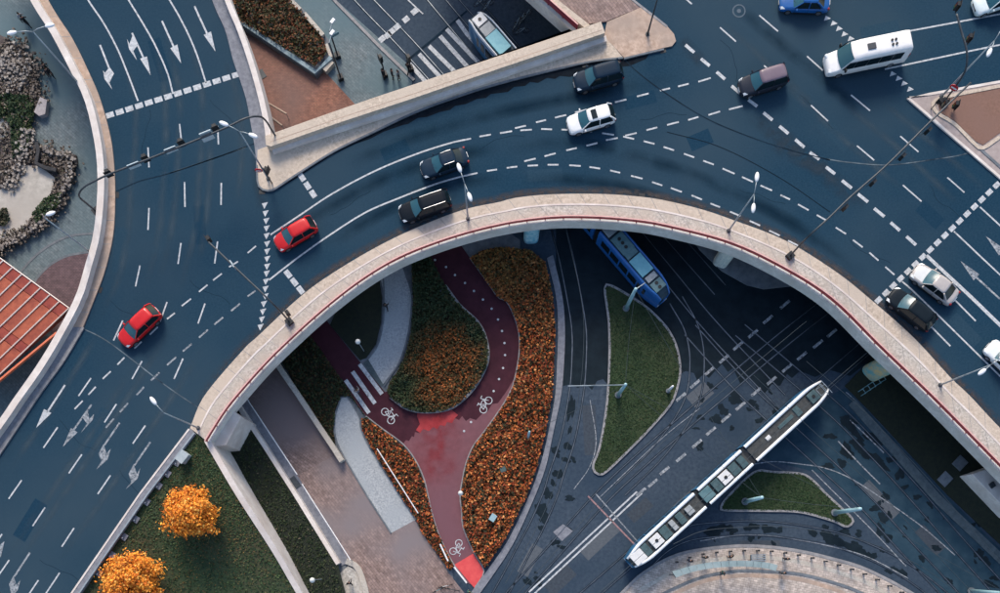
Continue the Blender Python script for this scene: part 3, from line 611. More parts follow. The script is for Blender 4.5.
arrow((150.3, 442, 134.4, 465.3), ['128.6,473.6 133.6,464 137,474 140.5,467.5 137.5,478.5 125.4,489.5 131.2,482'], paint_worn)
arrow((30, 552.4, 14.2, 576.6), ['9,584 13.5,575.5 16.5,585 20.7,579.5 17.5,590.5 5.5,601.5 11,593'], paint_worn)
arrow((1, 545, -8, 560), ['4.5,541 1,556 -6,566 -6,550'], paint_worn)
arrow((976, 277, 1000, 299), ['960.5,261 979.5,274.4 973.5,280.3'], paint_worn); arrow((1001, 252, 1022, 272), ['986,236.3 1005,249.5 999,255.4'], paint_worn)

# gutters, dirt and worn wheel tracks
def band(pts_w, wid, z, m, nm, par, one_side=False):
    A, C = offset(pts_w, wid / 2), offset(pts_w, -wid / 2); mb = MB(); n = len(pts_w)
    Bm = pts_w
    for row in (A, Bm, C): mb.v += [(p.x, p.y, z) for p in row]
    for j in range(2):
        for i in range(n - 1): mb.f.append((j * n + i + 1, j * n + i, (j + 1) * n + i, (j + 1) * n + i + 1))
    o = mb.build(nm, m, par); uv = o.data.uv_layers.new(name='UVMap')
    val = [1 if one_side else 0, .5 if one_side else 1, 0]
    for l in o.data.loops:
        row = l.vertex_index // n; uu = (l.vertex_index % n) / (n - 1); uv.data[l.index].uv = (min(1, 5 * min(uu, 1 - uu)), val[row])
    return o
dirt = worn_mat('kerb_dirt', (.095, .082, .078), .85, .9, 2.2)
dust = worn_mat('pale_dust', (.040, .064, .088), .8, .95, 1.0)
track = worn_mat('wheel_track', (.070, .108, .138), .6, .9, .5)
dark_track = worn_mat('oil_track', (.006, .024, .044), .8, .9, .3)
band(offset(ker_w, .42), .84, 6.005, dirt, 'kerb_dirt', road, False)
band(offset(ker_w, .12), .5, 6.0065, dirt, 'kerb_dirt', road, True)
band(offset(PS(L2('189,429 139.5,494 71.5,593 13,680'), 6, 30), .35), .9, 6.005, dust, 'kerb_dirt', road)
band(offset(PS(L2('83,327 62,362 40,392 0,452 -90,585'), 6, 30), -.4), .8, 6.005, dust, 'kerb_dirt', road)
band(PS(L2('258,150 257,175 261,195 262,212'), 6, 20), 1.4, 6.006, dust, 'kerb_dirt', road)
band(PS(L2('680,38 690,50 705,64'), 6, 12), 1.6, 6.006, dust, 'kerb_dirt', road)
for ln in ('112,40 132,85 136,130 131,180 128,230 118,280 98,320', '150,35 163,80 166,130 163,190 158,240 144,290', '165,30 176,75 180,110 177,170 173,220 160,280', '188,30 200,80 203,120 199,180 195,230 180,290', '225,60 238,100 242,150 238,205', '208,120 210,160 207,210 200,260',
           '100,330 60,395 10,470', '205,345 150,430 60,560', '170,330 110,425 20,560', '135,365 80,450 5,560', '880,100 940,150 985,190', '840,100 900,150 960,205', '780,80 850,145 905,190', '720,20 780,75 830,118'):
    band(PS(L2(ln), 6, 30), .9, 6.003, track, 'wheel_track', road)
for ln in ('520,180 580,181 640,192 720,225 790,262', '505,150 560,143 620,152 700,178 790,222 870,280', '300,225 360,190 430,162 500,147', '320,250 390,208 450,185 510,178', '345,165 420,135 500,112 600,92 680,75', '860,110 800,60 740,10', '840,75 890,66'):
    band(PS(L2(ln), 6, 30), 1.6, 6.004, dark_track, 'oil_track', road)
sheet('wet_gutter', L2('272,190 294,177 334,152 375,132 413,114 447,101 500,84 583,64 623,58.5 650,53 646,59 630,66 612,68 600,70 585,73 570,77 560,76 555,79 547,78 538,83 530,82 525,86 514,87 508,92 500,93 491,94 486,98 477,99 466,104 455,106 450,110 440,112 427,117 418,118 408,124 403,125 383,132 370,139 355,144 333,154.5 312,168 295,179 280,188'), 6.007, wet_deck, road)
redw = worn_mat('red_wear', (.30, .035, .042), .62, .8, .9)
band(PS(L2('434,402 438,425 437,450 436,486'), .05, 24), 5.2, .0635, redw, 'worn_red', cycle)
band(PS(L2('748,112 775,133 800,152 830,178 868,210'), 6, 30), 2.2, 6.0045, dust, 'worn_patch', road)
band(PS(L2('770,140 800,158 830,172'), 6, 20), 2.0, 6.0055, dust, 'worn_patch', road)

# squared repairs, sealed cracks and drain grates
pm_d = [M('repair_dark', (.0082, .034, .063), (.0155, .046, .078), 6, .95, spec=.05), M('repair_pale', (.016, .046, .076), (.027, .060, .090), 6, .95, spec=.05)]
for k, (x, y, a_, b2, an) in enumerate(((700, 140, 2.2, 1.4, .4), (545, 175, 3.2, 1.1, .05), (395, 150, 2.6, 1.2, .4), (835, 135, 3.4, 1.3, -.75), (930, 215, 2.6, 1.3, -.75), (120, 250, 1.2, 4.2, -.1), (200, 225, 1.1, 3.6, .05), (95, 430, 1.2, 4.4, -.55), (30, 520, 1.3, 4.0, -.55), (880, 30, 3.6, 1.2, .2), (640, 100, 3.0, 1.2, .25), (965, 330, 3.4, 1.2, -.8), (160, 60, 1.2, 4, .3))):
    c_ = P(x, y, 6.0016 + k * .00005); q = Matrix.Rotation(an, 3, 'Z')
    MB().prism([c_ + q @ Vector((sx * a_ / 2, sy * b2 / 2, 0)) for sx, sy in ((-1, -1), (1, -1), (1, 1), (-1, 1))], None).build('asphalt_patch', pm_d[k % 2], road)
crk = M('sealed_crack', (.004, .016, .030), rough=.9, spec=.08)
for k in range(16):
    x, y, an = [(150, 110, 1.3), (210, 100, 1.2), (190, 280, 1.1), (110, 300, 1.0), (60, 420, .95), (120, 470, .95), (40, 560, .95), (330, 215, -.6), (480, 150, -.3), (640, 120, -.2), (740, 190, .4), (850, 240, .7), (800, 95, .75), (930, 185, .75), (720, 40, .8), (960, 60, -.2)][k]
    pts = []; px_, py_ = x, y
    for j in range(9): pts.append((px_, py_)); an += random.uniform(-.35, .35); px_ += 6 * math.cos(an); py_ += 6 * math.sin(an)
    MB().ribbon(PS(pts, 6.0022, 30), .035).build('sealed_crack', crk, road)
for x, y, an in ((413, 113.5, .3), (585, 65, .25), (330, 154, .5), (663, 51, .25), (262, 192, 0), (117, 195, 1.5), (100, 290, 1.2), (866, 295, -.7), (642, 195.5, -.1)):
    MB().box(P(x, y, 6.012), (.55, .38, .02), an).build('drain_grate', black, road)
pl_ = [M('lower_repair_dark', (.028, .040, .056), (.045, .060, .078), 4, .9), M('lower_repair_pale', (.065, .080, .098), (.09, .105, .122), 4, .9)]
for k, (x, y, a_, b2, an) in enumerate(((590, 430, 1.3, 5, .05), (600, 540, 4.5, 1.4, .75), (560, 580, 3.2, 1.5, .75), (690, 500, 3.4, 1.4, .72), (640, 510, 2.6, 1.2, .72), (700, 395, 2.4, 1.6, .72), (760, 545, 4, .9, .0), (880, 500, 4.5, 1.2, -.82), (930, 540, 3.2, 1.2, -.82), (530, 560, 1.2, 3.2, -.5))):
    c_ = P(x, y, .0048 + k * .00005); q = Matrix.Rotation(an, 3, 'Z')
    MB().prism([c_ + q @ Vector((sx * a_ / 2, sy * b2 / 2, 0)) for sx, sy in ((-1, -1), (1, -1), (1, 1), (-1, 1))], None).build('asphalt_patch', pl_[k % 2], low)

# ------------------------------------------------------------------ tram tracks
def track_obj(label, ln):
    c_ = PS(L2(ln), 0, 60); root = thing('tram_track', label, 'track', c_[len(c_) // 2]); root.location.z = 0
    for s in (-.7175, .7175):
        o = offset(c_, s)
        MB().ribbon(o, .075, z=.040).build('rail', steel, root)
        MB().ribbon(o, .20, z=.026).build('rail_bed', rail_bed, root)
    return root
rail_bed = M('rail_filler', (.012, .018, .026), (.030, .042, .056), .9, .9, spec=.1)
track_obj('tram track curving past the orange shrub bed', '548,170 558,225 566,257 574,297 579,330 579,360 576.5,392 568,438 556,475 550,495 536,527 523,551 508,580 490,612')
track_obj('straight tram track running beside the large grass island to the bottom edge', '498,612 550,555 600,499 640,461 680,426 720,392 790,334 860,280')
track_obj('tram track under the white tram', '520,654 622,566 720,477 817,390 900,318')
track_obj('curved tram track along the edge of the tram stop', '640,568 664,545 690,533 725,529 757,528 790,531 834,539 870,552 905,570 940,596 970,625')
track_obj('tram track passing close to the small grass triangle', '690,330 740,385 790,432 857,494 905,546 948,592 985,635')
track_obj('outer tram track along the dark grass strip', '740,330 790,372 840,415 880,456 915,494 960,546 1005,596 1030,625')
track_obj('tram track under the blue tram', '360,-92 495,70 560,146 624,222 668,275 714,330 780,400')
track_obj('tram track under the teal tram', '376,-105 481,14 540,82 600,152 660,222 720,290')
track_obj('curved connecting track right of the large grass island', '676,300 692,330 697,365 690,405 660,450 620,490')
track_obj('track leading to the zebra crossing at the upper plaza', '300,-70 366,2 410,48 470,115 520,170')

# ------------------------------------------------------------------ railings
def railing(label, top_w, z0, posts, panel_m, cap_m, name='railing', h=.95):
    root = thing(name, label, 'railing', (top_w[0].x, top_w[0].y, z0))
    n = len(top_w)
    MB().ribbon([Vector((p.x, p.y, z0 + h)) for p in top_w], .11, z0 + h - .05, z0 + h).build('handrail', cap_m, root)
    for i in range(0, n - posts, posts):
        a, b = top_w[i], top_w[i + posts]
        MB().ribbon([Vector((a.x, a.y, z0 + h - .07)), Vector((b.x, b.y, z0 + h - .07))], .05, z0 + .12, z0 + h - .07).build('panel', panel_m, root)
        MB().box((a.x, a.y, z0 + h / 2 - .04), (.09, .09, h - .08)).build('post', panel_m, root)
    return root
railing('long red railing along the inner edge of the curved bridge', [Vector(p) for p in spl([tuple(p) for p in red_w], 121)], 6.18, 2, red_metal, pink_metal, h=.72)
railing('dark red railing on the short bridge edge beside the upper tram road', [Vector(p) for p in spl([tuple(p) for p in redn_w], 21)], 6.18, 2, M('maroon_paint', (.16, .012, .03), (.22, .02, .04), 2, .5), pink_metal)
def bar_rail(label, ln, z0, m=white_p, h=.95, r=.055):
    q = PX(L2(ln), z0 + h); a, b = q[0], q[-1]; root = thing('handrail', label, 'railing', (a.x, a.y, z0))
    MB().tube(q, r).build('rail', m, root)
    k = max(1, int((b - a).length / 2))
    for i in range(k + 1):
        p = a.lerp(b, i / k); MB().tube([(p.x, p.y, z0), (p.x, p.y, z0 + h - .02)], .03).build('post', pole_grey, root)
bar_rail('white handrail on the upper half of the ramp', '247,399 297,474.4', .05, h=.9); bar_rail('white handrail on the lower half of the ramp', '302,484 350.5,560', .05, h=.9)
bar_rail('white handrail between stone walkway and narrow leaf bed', '377,448.6 418,513', .1); bar_rail('short white rail beside the bicycle marking at the red crossing', '440,544 448,561', .1, r=.08)
bar_rail('short white rail at the red crossing near parked bicycles', '454,567 466.6,583', .05, r=.08)
bar_rail('tan handrail nearer the planter on the brick plaza', '264,100.7 286.4,114', .02, conc_tan, r=.1); bar_rail('tan handrail nearer the long wall on the brick plaza', '264,112 282,125.7', .02, conc_tan, r=.1)

# ------------------------------------------------------------------ lower-level walls
def wall(label, ln, wid, z0, z1, m, name='low_wall'):
    q = PX(L2(ln), z1); root = thing(name, label, 'wall', (q[0].x, q[0].y, z0))
    MB().ribbon(q, wid, z0, z1).build('wall', m, root, bevel=.03)
wall('white wall on the right of the ramp beside the shaded bed', '272,357 299,396.5 334,449 341.5,461', .5, 0, .9, conc_cool)
wall('white wall on the left of the ramp beside the dark bank', '236,403 265,447 294,492.5 338,564', .42, 0, 1.0, conc_white)
sheet('paved_strip', L2('237,402 247,398 299,478 350,562 341,566 296,494'), .05, grey_strip, ramp)
MB().box(P(294, 483, .08), (1.2, .9, .08), -.95).build('drain_grate', pole_dark, ramp)
MB().ribbon(PS(L2('346,561 356,566 362,578 367,600 368,640'), .25, 20), .55, 0, .25).build('kerb_wall', conc_cool, plaza_w)
MB().prism(PX(L2('331,598 340,573 348,566 356,570 362,585 365,612'), .12), 0).build('paved_corner', conc_cool, plaza_w)

# wing wall, bank and lawn at the lower left
ww = thing('wing_wall', 'bright sloping concrete wing wall between lawn and dark bank', 'wall', P(205, 443, 0))
wt = [(204, 441, 6.12), (235, 494, 5.7), (272, 551.6, 4.5), (296, 593, 3.6), (335, 660, 2.4)]
A_ = spl([tuple(P(*q)) for q in wt], 40)
MB().strip(A_, offset(A_, .55), 0).build('wall', conc_white, ww)
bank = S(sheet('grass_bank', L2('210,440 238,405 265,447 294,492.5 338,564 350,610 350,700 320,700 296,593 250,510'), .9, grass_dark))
mb = MB(); rows = []
le = spl([tuple(P(*q)) for q in ((196, 434, 6.02), (149, 494.5, 5.9), (87, 584, 5.7), (24, 680, 5.5))], 30); ri_ = offset(A_, .05); ri_ = spl([tuple(p) for p in ri_], 30)
for a, b in zip(le, ri_):
    for k in range(13):
        t = k / 12; p = a.lerp(b, t); p.z = a.z + (b.z - .12 - a.z) * t ** 1.3 - .06 + random.uniform(-.02, .02); mb.v.append(tuple(p))
for i in range(29):
    for k in range(12): mb.f.append((i * 13 + k, (i + 1) * 13 + k, (i + 1) * 13 + k + 1, i * 13 + k + 1))
lawn = S(mb.build('lawn', grass_lawn, None, True))
lawn_v = [Vector(v) for v in mb.v]
def lawn_z(x, y):
    return min(lawn_v, key=lambda v: (v.x - x) ** 2 + (v.y - y) ** 2).z

# ------------------------------------------------------------------ foliage
def inside(px, py, poly):
    r = np.zeros(len(px), bool); n = len(poly)
    for i in range(n):
        x0, y0 = poly[i]; x1, y1 = poly[(i + 1) % n]
        c_ = ((y0 > py) != (y1 > py)) & (px < (x1 - x0) * (py - y0) / (y1 - y0 + 1e-9) + x0); r ^= c_
    return r
def leaves(name, pos, nrm, size, cols, parent=None, mat=leafm, elong=1.5):
    """pos (n,3) leaf centres, nrm (n,3) rough facing, cols (n,3)"""
    n = len(pos); nrm = nrm / np.linalg.norm(nrm, axis=1, keepdims=True)
    rnd = rng.normal(size=(n, 3)); a = np.cross(nrm, rnd); a /= np.linalg.norm(a, axis=1, keepdims=True); b = np.cross(nrm, a)
    s = size[:, None]
    v = np.stack([pos - a * s * elong / 2, pos + b * s * .5 + nrm * s * .1, pos + a * s * elong / 2, pos - b * s * .5 + nrm * s * .1], 1).reshape(-1, 3)
    if parent is not None: v = v - np.array(parent.location)
    me = bpy.data.meshes.new(name); me.vertices.add(4 * n); me.loops.add(4 * n); me.polygons.add(n)
    me.vertices.foreach_set('co', v.ravel()); me.loops.foreach_set('vertex_index', np.arange(4 * n, dtype=np.int32))
    me.polygons.foreach_set('loop_start', np.arange(0, 4 * n, 4, dtype=np.int32)); me.polygons.foreach_set('loop_total', np.full(n, 4, dtype=np.int32))
    me.update(); at = me.color_attributes.new('leaf', 'FLOAT_COLOR', 'POINT')
    c4 = np.ones((n, 4, 4)); c4[:, :, :3] = cols[:, None, :]; at.data.foreach_set('color', c4.ravel())
    me.materials.append(mat); o = bpy.data.objects.new(name, me); COL.objects.link(o); o.parent = parent
    return o
def vnoise(x, y, s, seed=0):
    r = np.random.default_rng(seed); t = np.zeros(len(x))
    for k in range(6):
        an = r.uniform(0, 6.28); f = s * r.uniform(.6, 1.8); t += np.sin((x * math.cos(an) + y * math.sin(an)) * f + r.uniform(0, 6.28))
    return t / 6
def pick(n, pal, wts):
    pal = np.array(pal); w_ = np.array(wts, float); i = rng.choice(len(pal), n, p=w_ / w_.sum())
    return pal[i] * rng.uniform(.7, 1.35, (n, 1))
def cover(name, label, poly, z0, h, n, pal, wts, size=(.12, .22), seed=1, cat='shrubs', green=None, zf=None, rim=None):
    xs = [p[0] for p in poly]; ys = [p[1] for p in poly]
    px = rng.uniform(min(xs), max(xs), n * 3); py = rng.uniform(min(ys), max(ys), n * 3); k = inside(px, py, poly); px, py = px[k][:n], py[k][:n]; n = len(px)
    wx = (px - 500) * .1; wy = (560 - py) * .1
    clump = .5 + .5 * np.clip(vnoise(wx, wy, 3.2, seed) * 2, -1, 1)
    hh = h * (.45 + .55 * clump); u = rng.uniform(0, 1, n) ** .6; z = z0 + hh * u
    if zf is not None: z = zf(wx, wy) + hh * u
    kz = (HC - z) / FPX; pos = np.stack([(px - 500) * kz, (560 - py) * kz, z], 1)
    nr = rng.normal(size=(n, 3)) * .55; nr[:, 2] += 1.0
    cols = pick(n, pal, wts)
    if green is not None:
        gk = np.clip((wy - green[0]) / (green[1] - green[0]) + vnoise(wx, wy, 1.2, 3) * .3, 0, 1)[:, None]; cols = cols * (1 - gk) + pick(n, [(.26, .14, .036), (.14, .09, .026), (.05, .05, .018), (.30, .10, .026)], (2.5, 3, 2.5, 1.5)) * gk
    if rim is not None:
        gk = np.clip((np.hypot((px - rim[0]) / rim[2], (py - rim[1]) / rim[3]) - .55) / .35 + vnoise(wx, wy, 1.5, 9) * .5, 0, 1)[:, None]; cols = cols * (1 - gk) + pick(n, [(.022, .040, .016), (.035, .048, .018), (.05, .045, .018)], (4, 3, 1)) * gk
    o = leaves(name, pos, nr, rng.uniform(*size, n), cols)
    return tag(o, label, cat, kind='stuff')
OR = [(.36, .085, .022), (.48, .16, .042), (.22, .042, .016), (.08, .040, .015), (.025, .032, .014), (.55, .25, .09)]
cover('orange_shrubs', 'dense low orange and rust autumn shrubs between cycle path and tram track', [tuple(p) for p in BED_R], .12, .75, 18000, OR, (4, 3.0, 4.2, 4.4, 4.0, 1.0), (.12, .25), seed=4, green=(23, 33))
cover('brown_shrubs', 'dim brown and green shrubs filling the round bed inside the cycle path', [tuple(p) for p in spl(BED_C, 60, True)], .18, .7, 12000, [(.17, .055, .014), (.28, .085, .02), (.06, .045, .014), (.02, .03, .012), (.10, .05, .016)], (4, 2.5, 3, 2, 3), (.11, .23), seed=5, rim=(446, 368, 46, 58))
cover('leaf_bed', 'orange brown shrubs in the narrow bed beside the stone walkway', BED_L, .12, .5, 4200, OR, (3, 2, 4, 4, 4, .6), (.12, .24), seed=6)
cover('shade_plants', 'dark green and brown plants right of the ramp under the bridge', BED_W, .10, .4, 3000, [(.06, .035, .012), (.03, .04, .014), (.015, .025, .01)], (2, 3, 3), seed=7)
cover('island_grass', 'mown green grass on the large island beside the tram road', [tuple(p) for p in spl(ISL1, 60, True)], .12, .07, 9000, [(.024, .052, .017), (.034, .062, .021), (.018, .040, .014), (.06, .058, .024)], (4, 3, 3, .5), (.06, .12), 8, 'grass')
cover('triangle_grass', 'mown green grass on the small triangular island', [tuple(p) for p in spl(ISL2, 60, True)], .12, .07, 4500, [(.021, .052, .017), (.030, .062, .022), (.018, .040, .014)], (4, 3, 3), (.06, .12), 9, 'grass')
cover('bank_plants', 'dark weeds on the shaded bank beside the ramp wall', L2('228,447 240,412 294,498 336,566 345,600 312,600 290,560'), .9, .15, 2500, [(.02, .035, .014), (.035, .045, .018), (.07, .06, .04)], (5, 3, .5), (.08, .2), 10, 'plants')
HEDGE = L2('200,-70 250,-70 289,-1 303,13 323,37 327,53 315,66 234,17')
# lawn grass and fallen leaves, laid on the sloping lawn
def lawn_cover(name, label, n, pal, wts, size, mask=None, cat='grass'):
    i = rng.integers(0, 29, n); k = rng.integers(0, 12, n); u = rng.uniform(0, 1, (n, 1)); v = rng.uniform(0, 1, (n, 1)); V = np.array(mb_lawn)
    p = (V[i * 13 + k] * (1 - u) + V[(i + 1) * 13 + k] * u) * (1 - v) + (V[i * 13 + k + 1] * (1 - u) + V[(i + 1) * 13 + k + 1] * u) * v
    if mask is not None: p = p[mask(p)]
    p[:, 2] += rng.uniform(.02, .06, len(p)); nr = rng.normal(size=p.shape) * .4; nr[:, 2] += 1
    return tag(leaves(name, p, nr, rng.uniform(*size, len(p)), pick(len(p), pal, wts)), label, cat, kind='stuff')
mb_lawn = [tuple(v) for v in lawn_v]
lawn_cover('lawn_tufts', 'short green and ochre grass on the lower left lawn', 14000, [(.030, .060, .024), (.05, .08, .03), (.08, .075, .03), (.02, .042, .02)], (4, 3, 1.5, 3), (.08, .18))
LT = (P(185.5, 512, 8.5), P(125, 583, 8.8))
def near_tree(p):
    dd = np.minimum(np.hypot(p[:, 0] - LT[0].x - 1, p[:, 1] - LT[0].y + 2), np.hypot(p[:, 0] - LT[1].x - 2, p[:, 1] - LT[1].y + 1)); return rng.uniform(0, 1, len(p)) < np.exp(-(dd / 4.5) ** 2) * .8
lawn_cover('fallen_leaves', 'fallen yellow brown leaves scattered on the lawn below the trees', 6500, [(.13, .085, .030), (.10, .07, .028), (.22, .13, .04)], (3, 3, 1), (.07, .13), near_tree, 'leaves')

def tree(label, c, rad, ztop, n, seed):
    r = np.random.default_rng(seed); zg = lawn_z(c.x, c.y) - .03
    root = thing('autumn_tree', label, 'tree', (c.x, c.y, zg)); zc = ztop - rad * .85
    m = MB(); m.tube([(c.x, c.y, zg), (c.x + .03, c.y, zg + .5), (c.x, c.y + .04, zc - .2), (c.x, c.y, zc + rad * .5)], [.16, .12, .09, .03], 8)
    m.build('trunk', bark, root, True)
    tips = []
    for k in range(16):
        an = k * 2.4 + r.uniform(-.3, .3); el = r.uniform(.1, 1.2); ln = rad * r.uniform(.6, .85); s0 = Vector((c.x, c.y, zg + .9 + (k % 4) * .35))
        dv = Vector((math.cos(an) * math.cos(el), math.sin(an) * math.cos(el), math.sin(el))); e = s0 + dv * ln; e.z = min(e.z + .2, ztop - .2)
        MB().tube([s0, s0.lerp(e, .5) + Vector((0, 0, .1)), e], [.05, .03, .012], 5).build('limb', bark, root, True); tips.append(e)
    cl = 95; cen = []
    for k in range(cl):
        u = r.normal(size=3); u /= np.linalg.norm(u); u[2] = abs(u[2]) * 1.0 if r.uniform() < .75 else -abs(u[2]) * .5
        f = r.uniform(.55, 1.0) ** .7; lob = 1 + .12 * math.sin(3 * math.atan2(u[1], u[0]) + seed) + .07 * math.sin(7 * math.atan2(u[1], u[0]) + 2 * seed)
        cen.append((c.x + u[0] * rad * f * lob, c.y + u[1] * rad * f * lob, zc + u[2] * rad * .85 * f))
    cen = np.array(cen); i = r.integers(0, cl, n); off = r.normal(size=(n, 3)) * rad * .115; pos = cen[i] + off
    rel = pos - np.array([c.x, c.y, zc]); nr = rel / (np.linalg.norm(rel, axis=1, keepdims=True) + .01) * .8 + r.normal(size=(n, 3)) * .6 + np.array([0, 0, .5])
    base = pick(n, [(.74, .25, .024), (.82, .34, .045), (.66, .18, .018), (.86, .45, .10), (.50, .12, .014)], (5, 4, 3, 1.6, 1.6)); base *= r.uniform(.8, 1.15, cl)[i][:, None]
    o = leaves('crown', pos, nr, r.uniform(.11, .20, n), base, root)
    return root
tree('smaller round orange autumn tree on the lawn nearer the wing wall', LT[0], 2.3, 9.2, 8000, 3)
tree('larger orange autumn tree cut by the bottom edge of the picture', LT[1], 2.8, 9.6, 10500, 5)

# planter with hedge at the top
pl = thing('planter', 'concrete planter with raised rim on the brick plaza', 'planter', P(280, 20, 0))
MB().prism(PX(L2('190,-80 252,-80 292,-2 306,12 329,40 333,57 316,76 231,20'), .55), 0).build('base', conc_dark, pl)
MB().ribbon(PX(L2('196,-8 234,17 315.5,72 331,57'), .75), .42, 0, .75).build('rim', M('rim_teal', (.18, .27, .31), (.28, .36, .40), 2, .8), pl, bevel=.03)
MB().ribbon(PX(L2('331,57 326,44'), .74), .3, 0, .74).build('rim', conc_cool, pl)
for ln in ('266,-32 277,-17', '279,-15 288,-3', '290.6,0 300,9.5', '304,13 323,35'):
    MB().ribbon(PX(L2(ln), .95), .42, .5, .95).build('bench_slab', conc_cool, pl, bevel=.03)
MB().ribbon(PX(L2('324,70 332,61'), .62), .5, 0, .62).build('step', conc_cool, pl)
cover('hedge', 'rust and green hedge growing in the concrete planter', HEDGE, .6, .7, 9000, [(.12, .035, .014), (.08, .04, .016), (.045, .045, .016), (.025, .035, .014), (.16, .07, .022)], (3, 3, 4, 3, 1.4), (.12, .22), 12, 'hedge')

# ruined masonry top left
ru = thing('ruined_foundation', 'low ruined stone foundation walls around pale sandy ground', 'ruin', P(30, 130, 0))
sand1 = L2('20,165 40,166 55,178 52,190 40,215 20,232 -20,250 -60,250 -60,190 -10,200 10,180')
MB().prism(PX(sand1, .35), 0).build('sand_floor', sand, ru)
MB().prism(PX(L2('-60,105 0,112 8,120 8,135 0,142 -60,150'), .35), 0).build('sand_floor', sand, ru)
MB().prism(PX(L2('-60,20 0,35 20,45 33,60 36,92 45,100 30,118 24,145 37,146 76,155 77,162 62,198 55,210 33,232 0,249 -60,275 -60,250 -20,250 20,232 40,215 52,190 55,178 40,166 20,165 10,180 -10,200 -60,190 -60,150 0,142 8,135 8,120 0,112 -60,105'), .28), 0).build('rubble_core', M('rubble_earth', (.035, .028, .028), (.12, .098, .095), 1.6, .95, .5, 8), ru)
def stones(name, n, test_pts, wid, zr, sz, mat_, parent):
    m = MB(); segs = [(L2(s), w_) for s, w_ in test_pts]
    tot = [(a, b, w_) for q, w_ in segs for a, b in zip(q[:-1], q[1:])]; ln = np.array([math.dist(a, b) * w_ for a, b, w_ in tot]); ids = rng.choice(len(tot), n, p=ln / ln.sum())
    for i in ids:
        a, b, w_ = tot[i]; t = random.random(); nx, ny = b[1] - a[1], a[0] - b[0]; l = math.hypot(nx, ny); o = random.gauss(0, .32) * w_
        x, y = a[0] + (b[0] - a[0]) * t + nx / l * o, a[1] + (b[1] - a[1]) * t + ny / l * o; s = random.uniform(*sz)
        z = random.uniform(*zr); m.box(P(x, y, z), (s * random.uniform(.8, 1.6), s, s * random.uniform(.6, 1.0)), random.uniform(0, 3), random.uniform(-.4, .4))
    return tag(m.build(name, mat_, parent), kind='stuff')
pale_stone = M('pale_stone', (.12, .105, .095), (.38, .345, .31), 3, .9)
cover('ruin_scrub', 'brown and grey scrub covering the ruined walls at the left', L2('-20,40 20,48 33,62 34,92 42,102 28,120 24,145 40,148 74,157 70,178 58,203 40,220 15,238 0,244 0,232 22,226 42,208 52,190 52,176 38,164 20,163 8,178 -10,190 -20,120'), .3, .42, 3800, [(.10, .075, .06), (.055, .042, .034), (.16, .125, .10), (.03, .036, .02), (.24, .20, .17)], (3, 4, 2, 2, 1), (.08, .2), 21, 'scrub')
stones('wall_stone', 3000, [('0,45 22,55 32,80 30,100', 24), ('10,100 20,115 18,150 5,180', 22), ('30,150 55,158 70,163', 18), ('72,160 66,180 57,203 40,222 15,240 -30,262', 14), ('-40,70 10,80', 40)], 1, (.22, .55), (.08, .22), stone_m, ru)
stones('wall_stone', 900, [('72,158 68,180 58,203 42,221 15,240 -30,262', 6), ('35,147 74,157', 5), ('30,130 8,190', 12), ('0,60 28,75', 30)], 1, (.35, .75), (.08, .26), pale_stone, ru)
cover('ruin_weeds', 'green weeds among the ruined stones', L2('5,93 32,96 34,112 28,150 12,158 10,122 0,118 -10,100'), .3, .5, 2600, [(.02, .045, .018), (.04, .06, .02)], (2, 1), (.12, .25), 14, 'weeds')
cover('ruin_shrub', 'small green shrub at the stone edge below the sandy ground', L2('44,198 60,192 62,200 52,212 36,222 32,214'), .4, .5, 600, [(.02, .045, .018), (.05, .07, .025)], (2, 1), (.12, .25), 15, 'shrub')
cover('ruin_bush', 'dark bush growing in the sandy ground at the left edge', L2('-8,210 6,208 10,218 4,226 -8,224'), .35, .5, 400, [(.03, .04, .02), (.06, .05, .03)], (2, 1), (.12, .25), 16, 'bush')
MB().prism(PX(L2('40,97 47,100 45,114 39,116 34,112'), .6), 0).build('stone_block', M('block_stone', (.30, .27, .28), (.4, .37, .37), 3, .9), ru)
MB().ribbon(PX(L2('36,142 38,150 36,163 44,167 56,170'), .9), .35, 0, .9).build('dark_wall', M('old_wall', (.02, .022, .025), (.05, .05, .055), 3, .9), ru)

# red canopy over the stairs at the left
can = thing('red_canopy', 'red slatted canopy roof with pale seams left of the road', 'canopy', P(20, 330, 0))
rp = [M('canopy_red_a', (.30, .062, .030), (.44, .105, .05), 1.6, .7), M('canopy_red_b', (.25, .048, .026), (.38, .085, .042), 1.6, .7)]
seam = M('canopy_seam', (.80, .70, .62), rough=.6)
u = Vector((47, 34)).normalized(); v_ = Vector((-46, 44)).normalized(); o0 = Vector((22, 274))
dkr = M('canopy_ridge', (.22, .03, .02), (.34, .06, .035), 1.0, .7)
def cpx(a, b, z): q = o0 + u * a + v_ * b; return P(q.x, q.y, z)
zc0 = 3.6
def cz(b): return zc0 - b * .006
for i in range(-8, 5):
    a0, a1 = i * 11.6, (i + 1) * 11.6
    for j, (b0, b1, mm) in enumerate(((0, 12.5, dkr), (13, 55, None), (55.5, 65, dkr), (65.5, 120, None))):
        MB().prism([cpx(a0 + .35, b0, cz(b0)), cpx(a1 - .35, b0, cz(b0)), cpx(a1 - .35, b1, cz(b1)), cpx(a0 + .35, b1, cz(b1))], 2.75).build('roof_panel', mm or rp[(i + j) % 2], can)
    MB().tube([cpx(a1, -.5, cz(0) + .05), cpx(a1, 120, cz(120) + .05)], .065, 5).build('roof_seam', seam, can)
MB().tube([cpx(-93, 0, cz(0) + .05), cpx(58, 0, cz(0) + .05)], .06, 5).build('roof_seam', seam, can)
MB().tube([P(57, 333, 3.75), P(28, 357, 3.6), P(-8, 387, 3.45)], .17, 6).build('edge_pipe', M('orange_pipe', (.62, .14, .06), (.7, .2, .1), 2, .5), can)
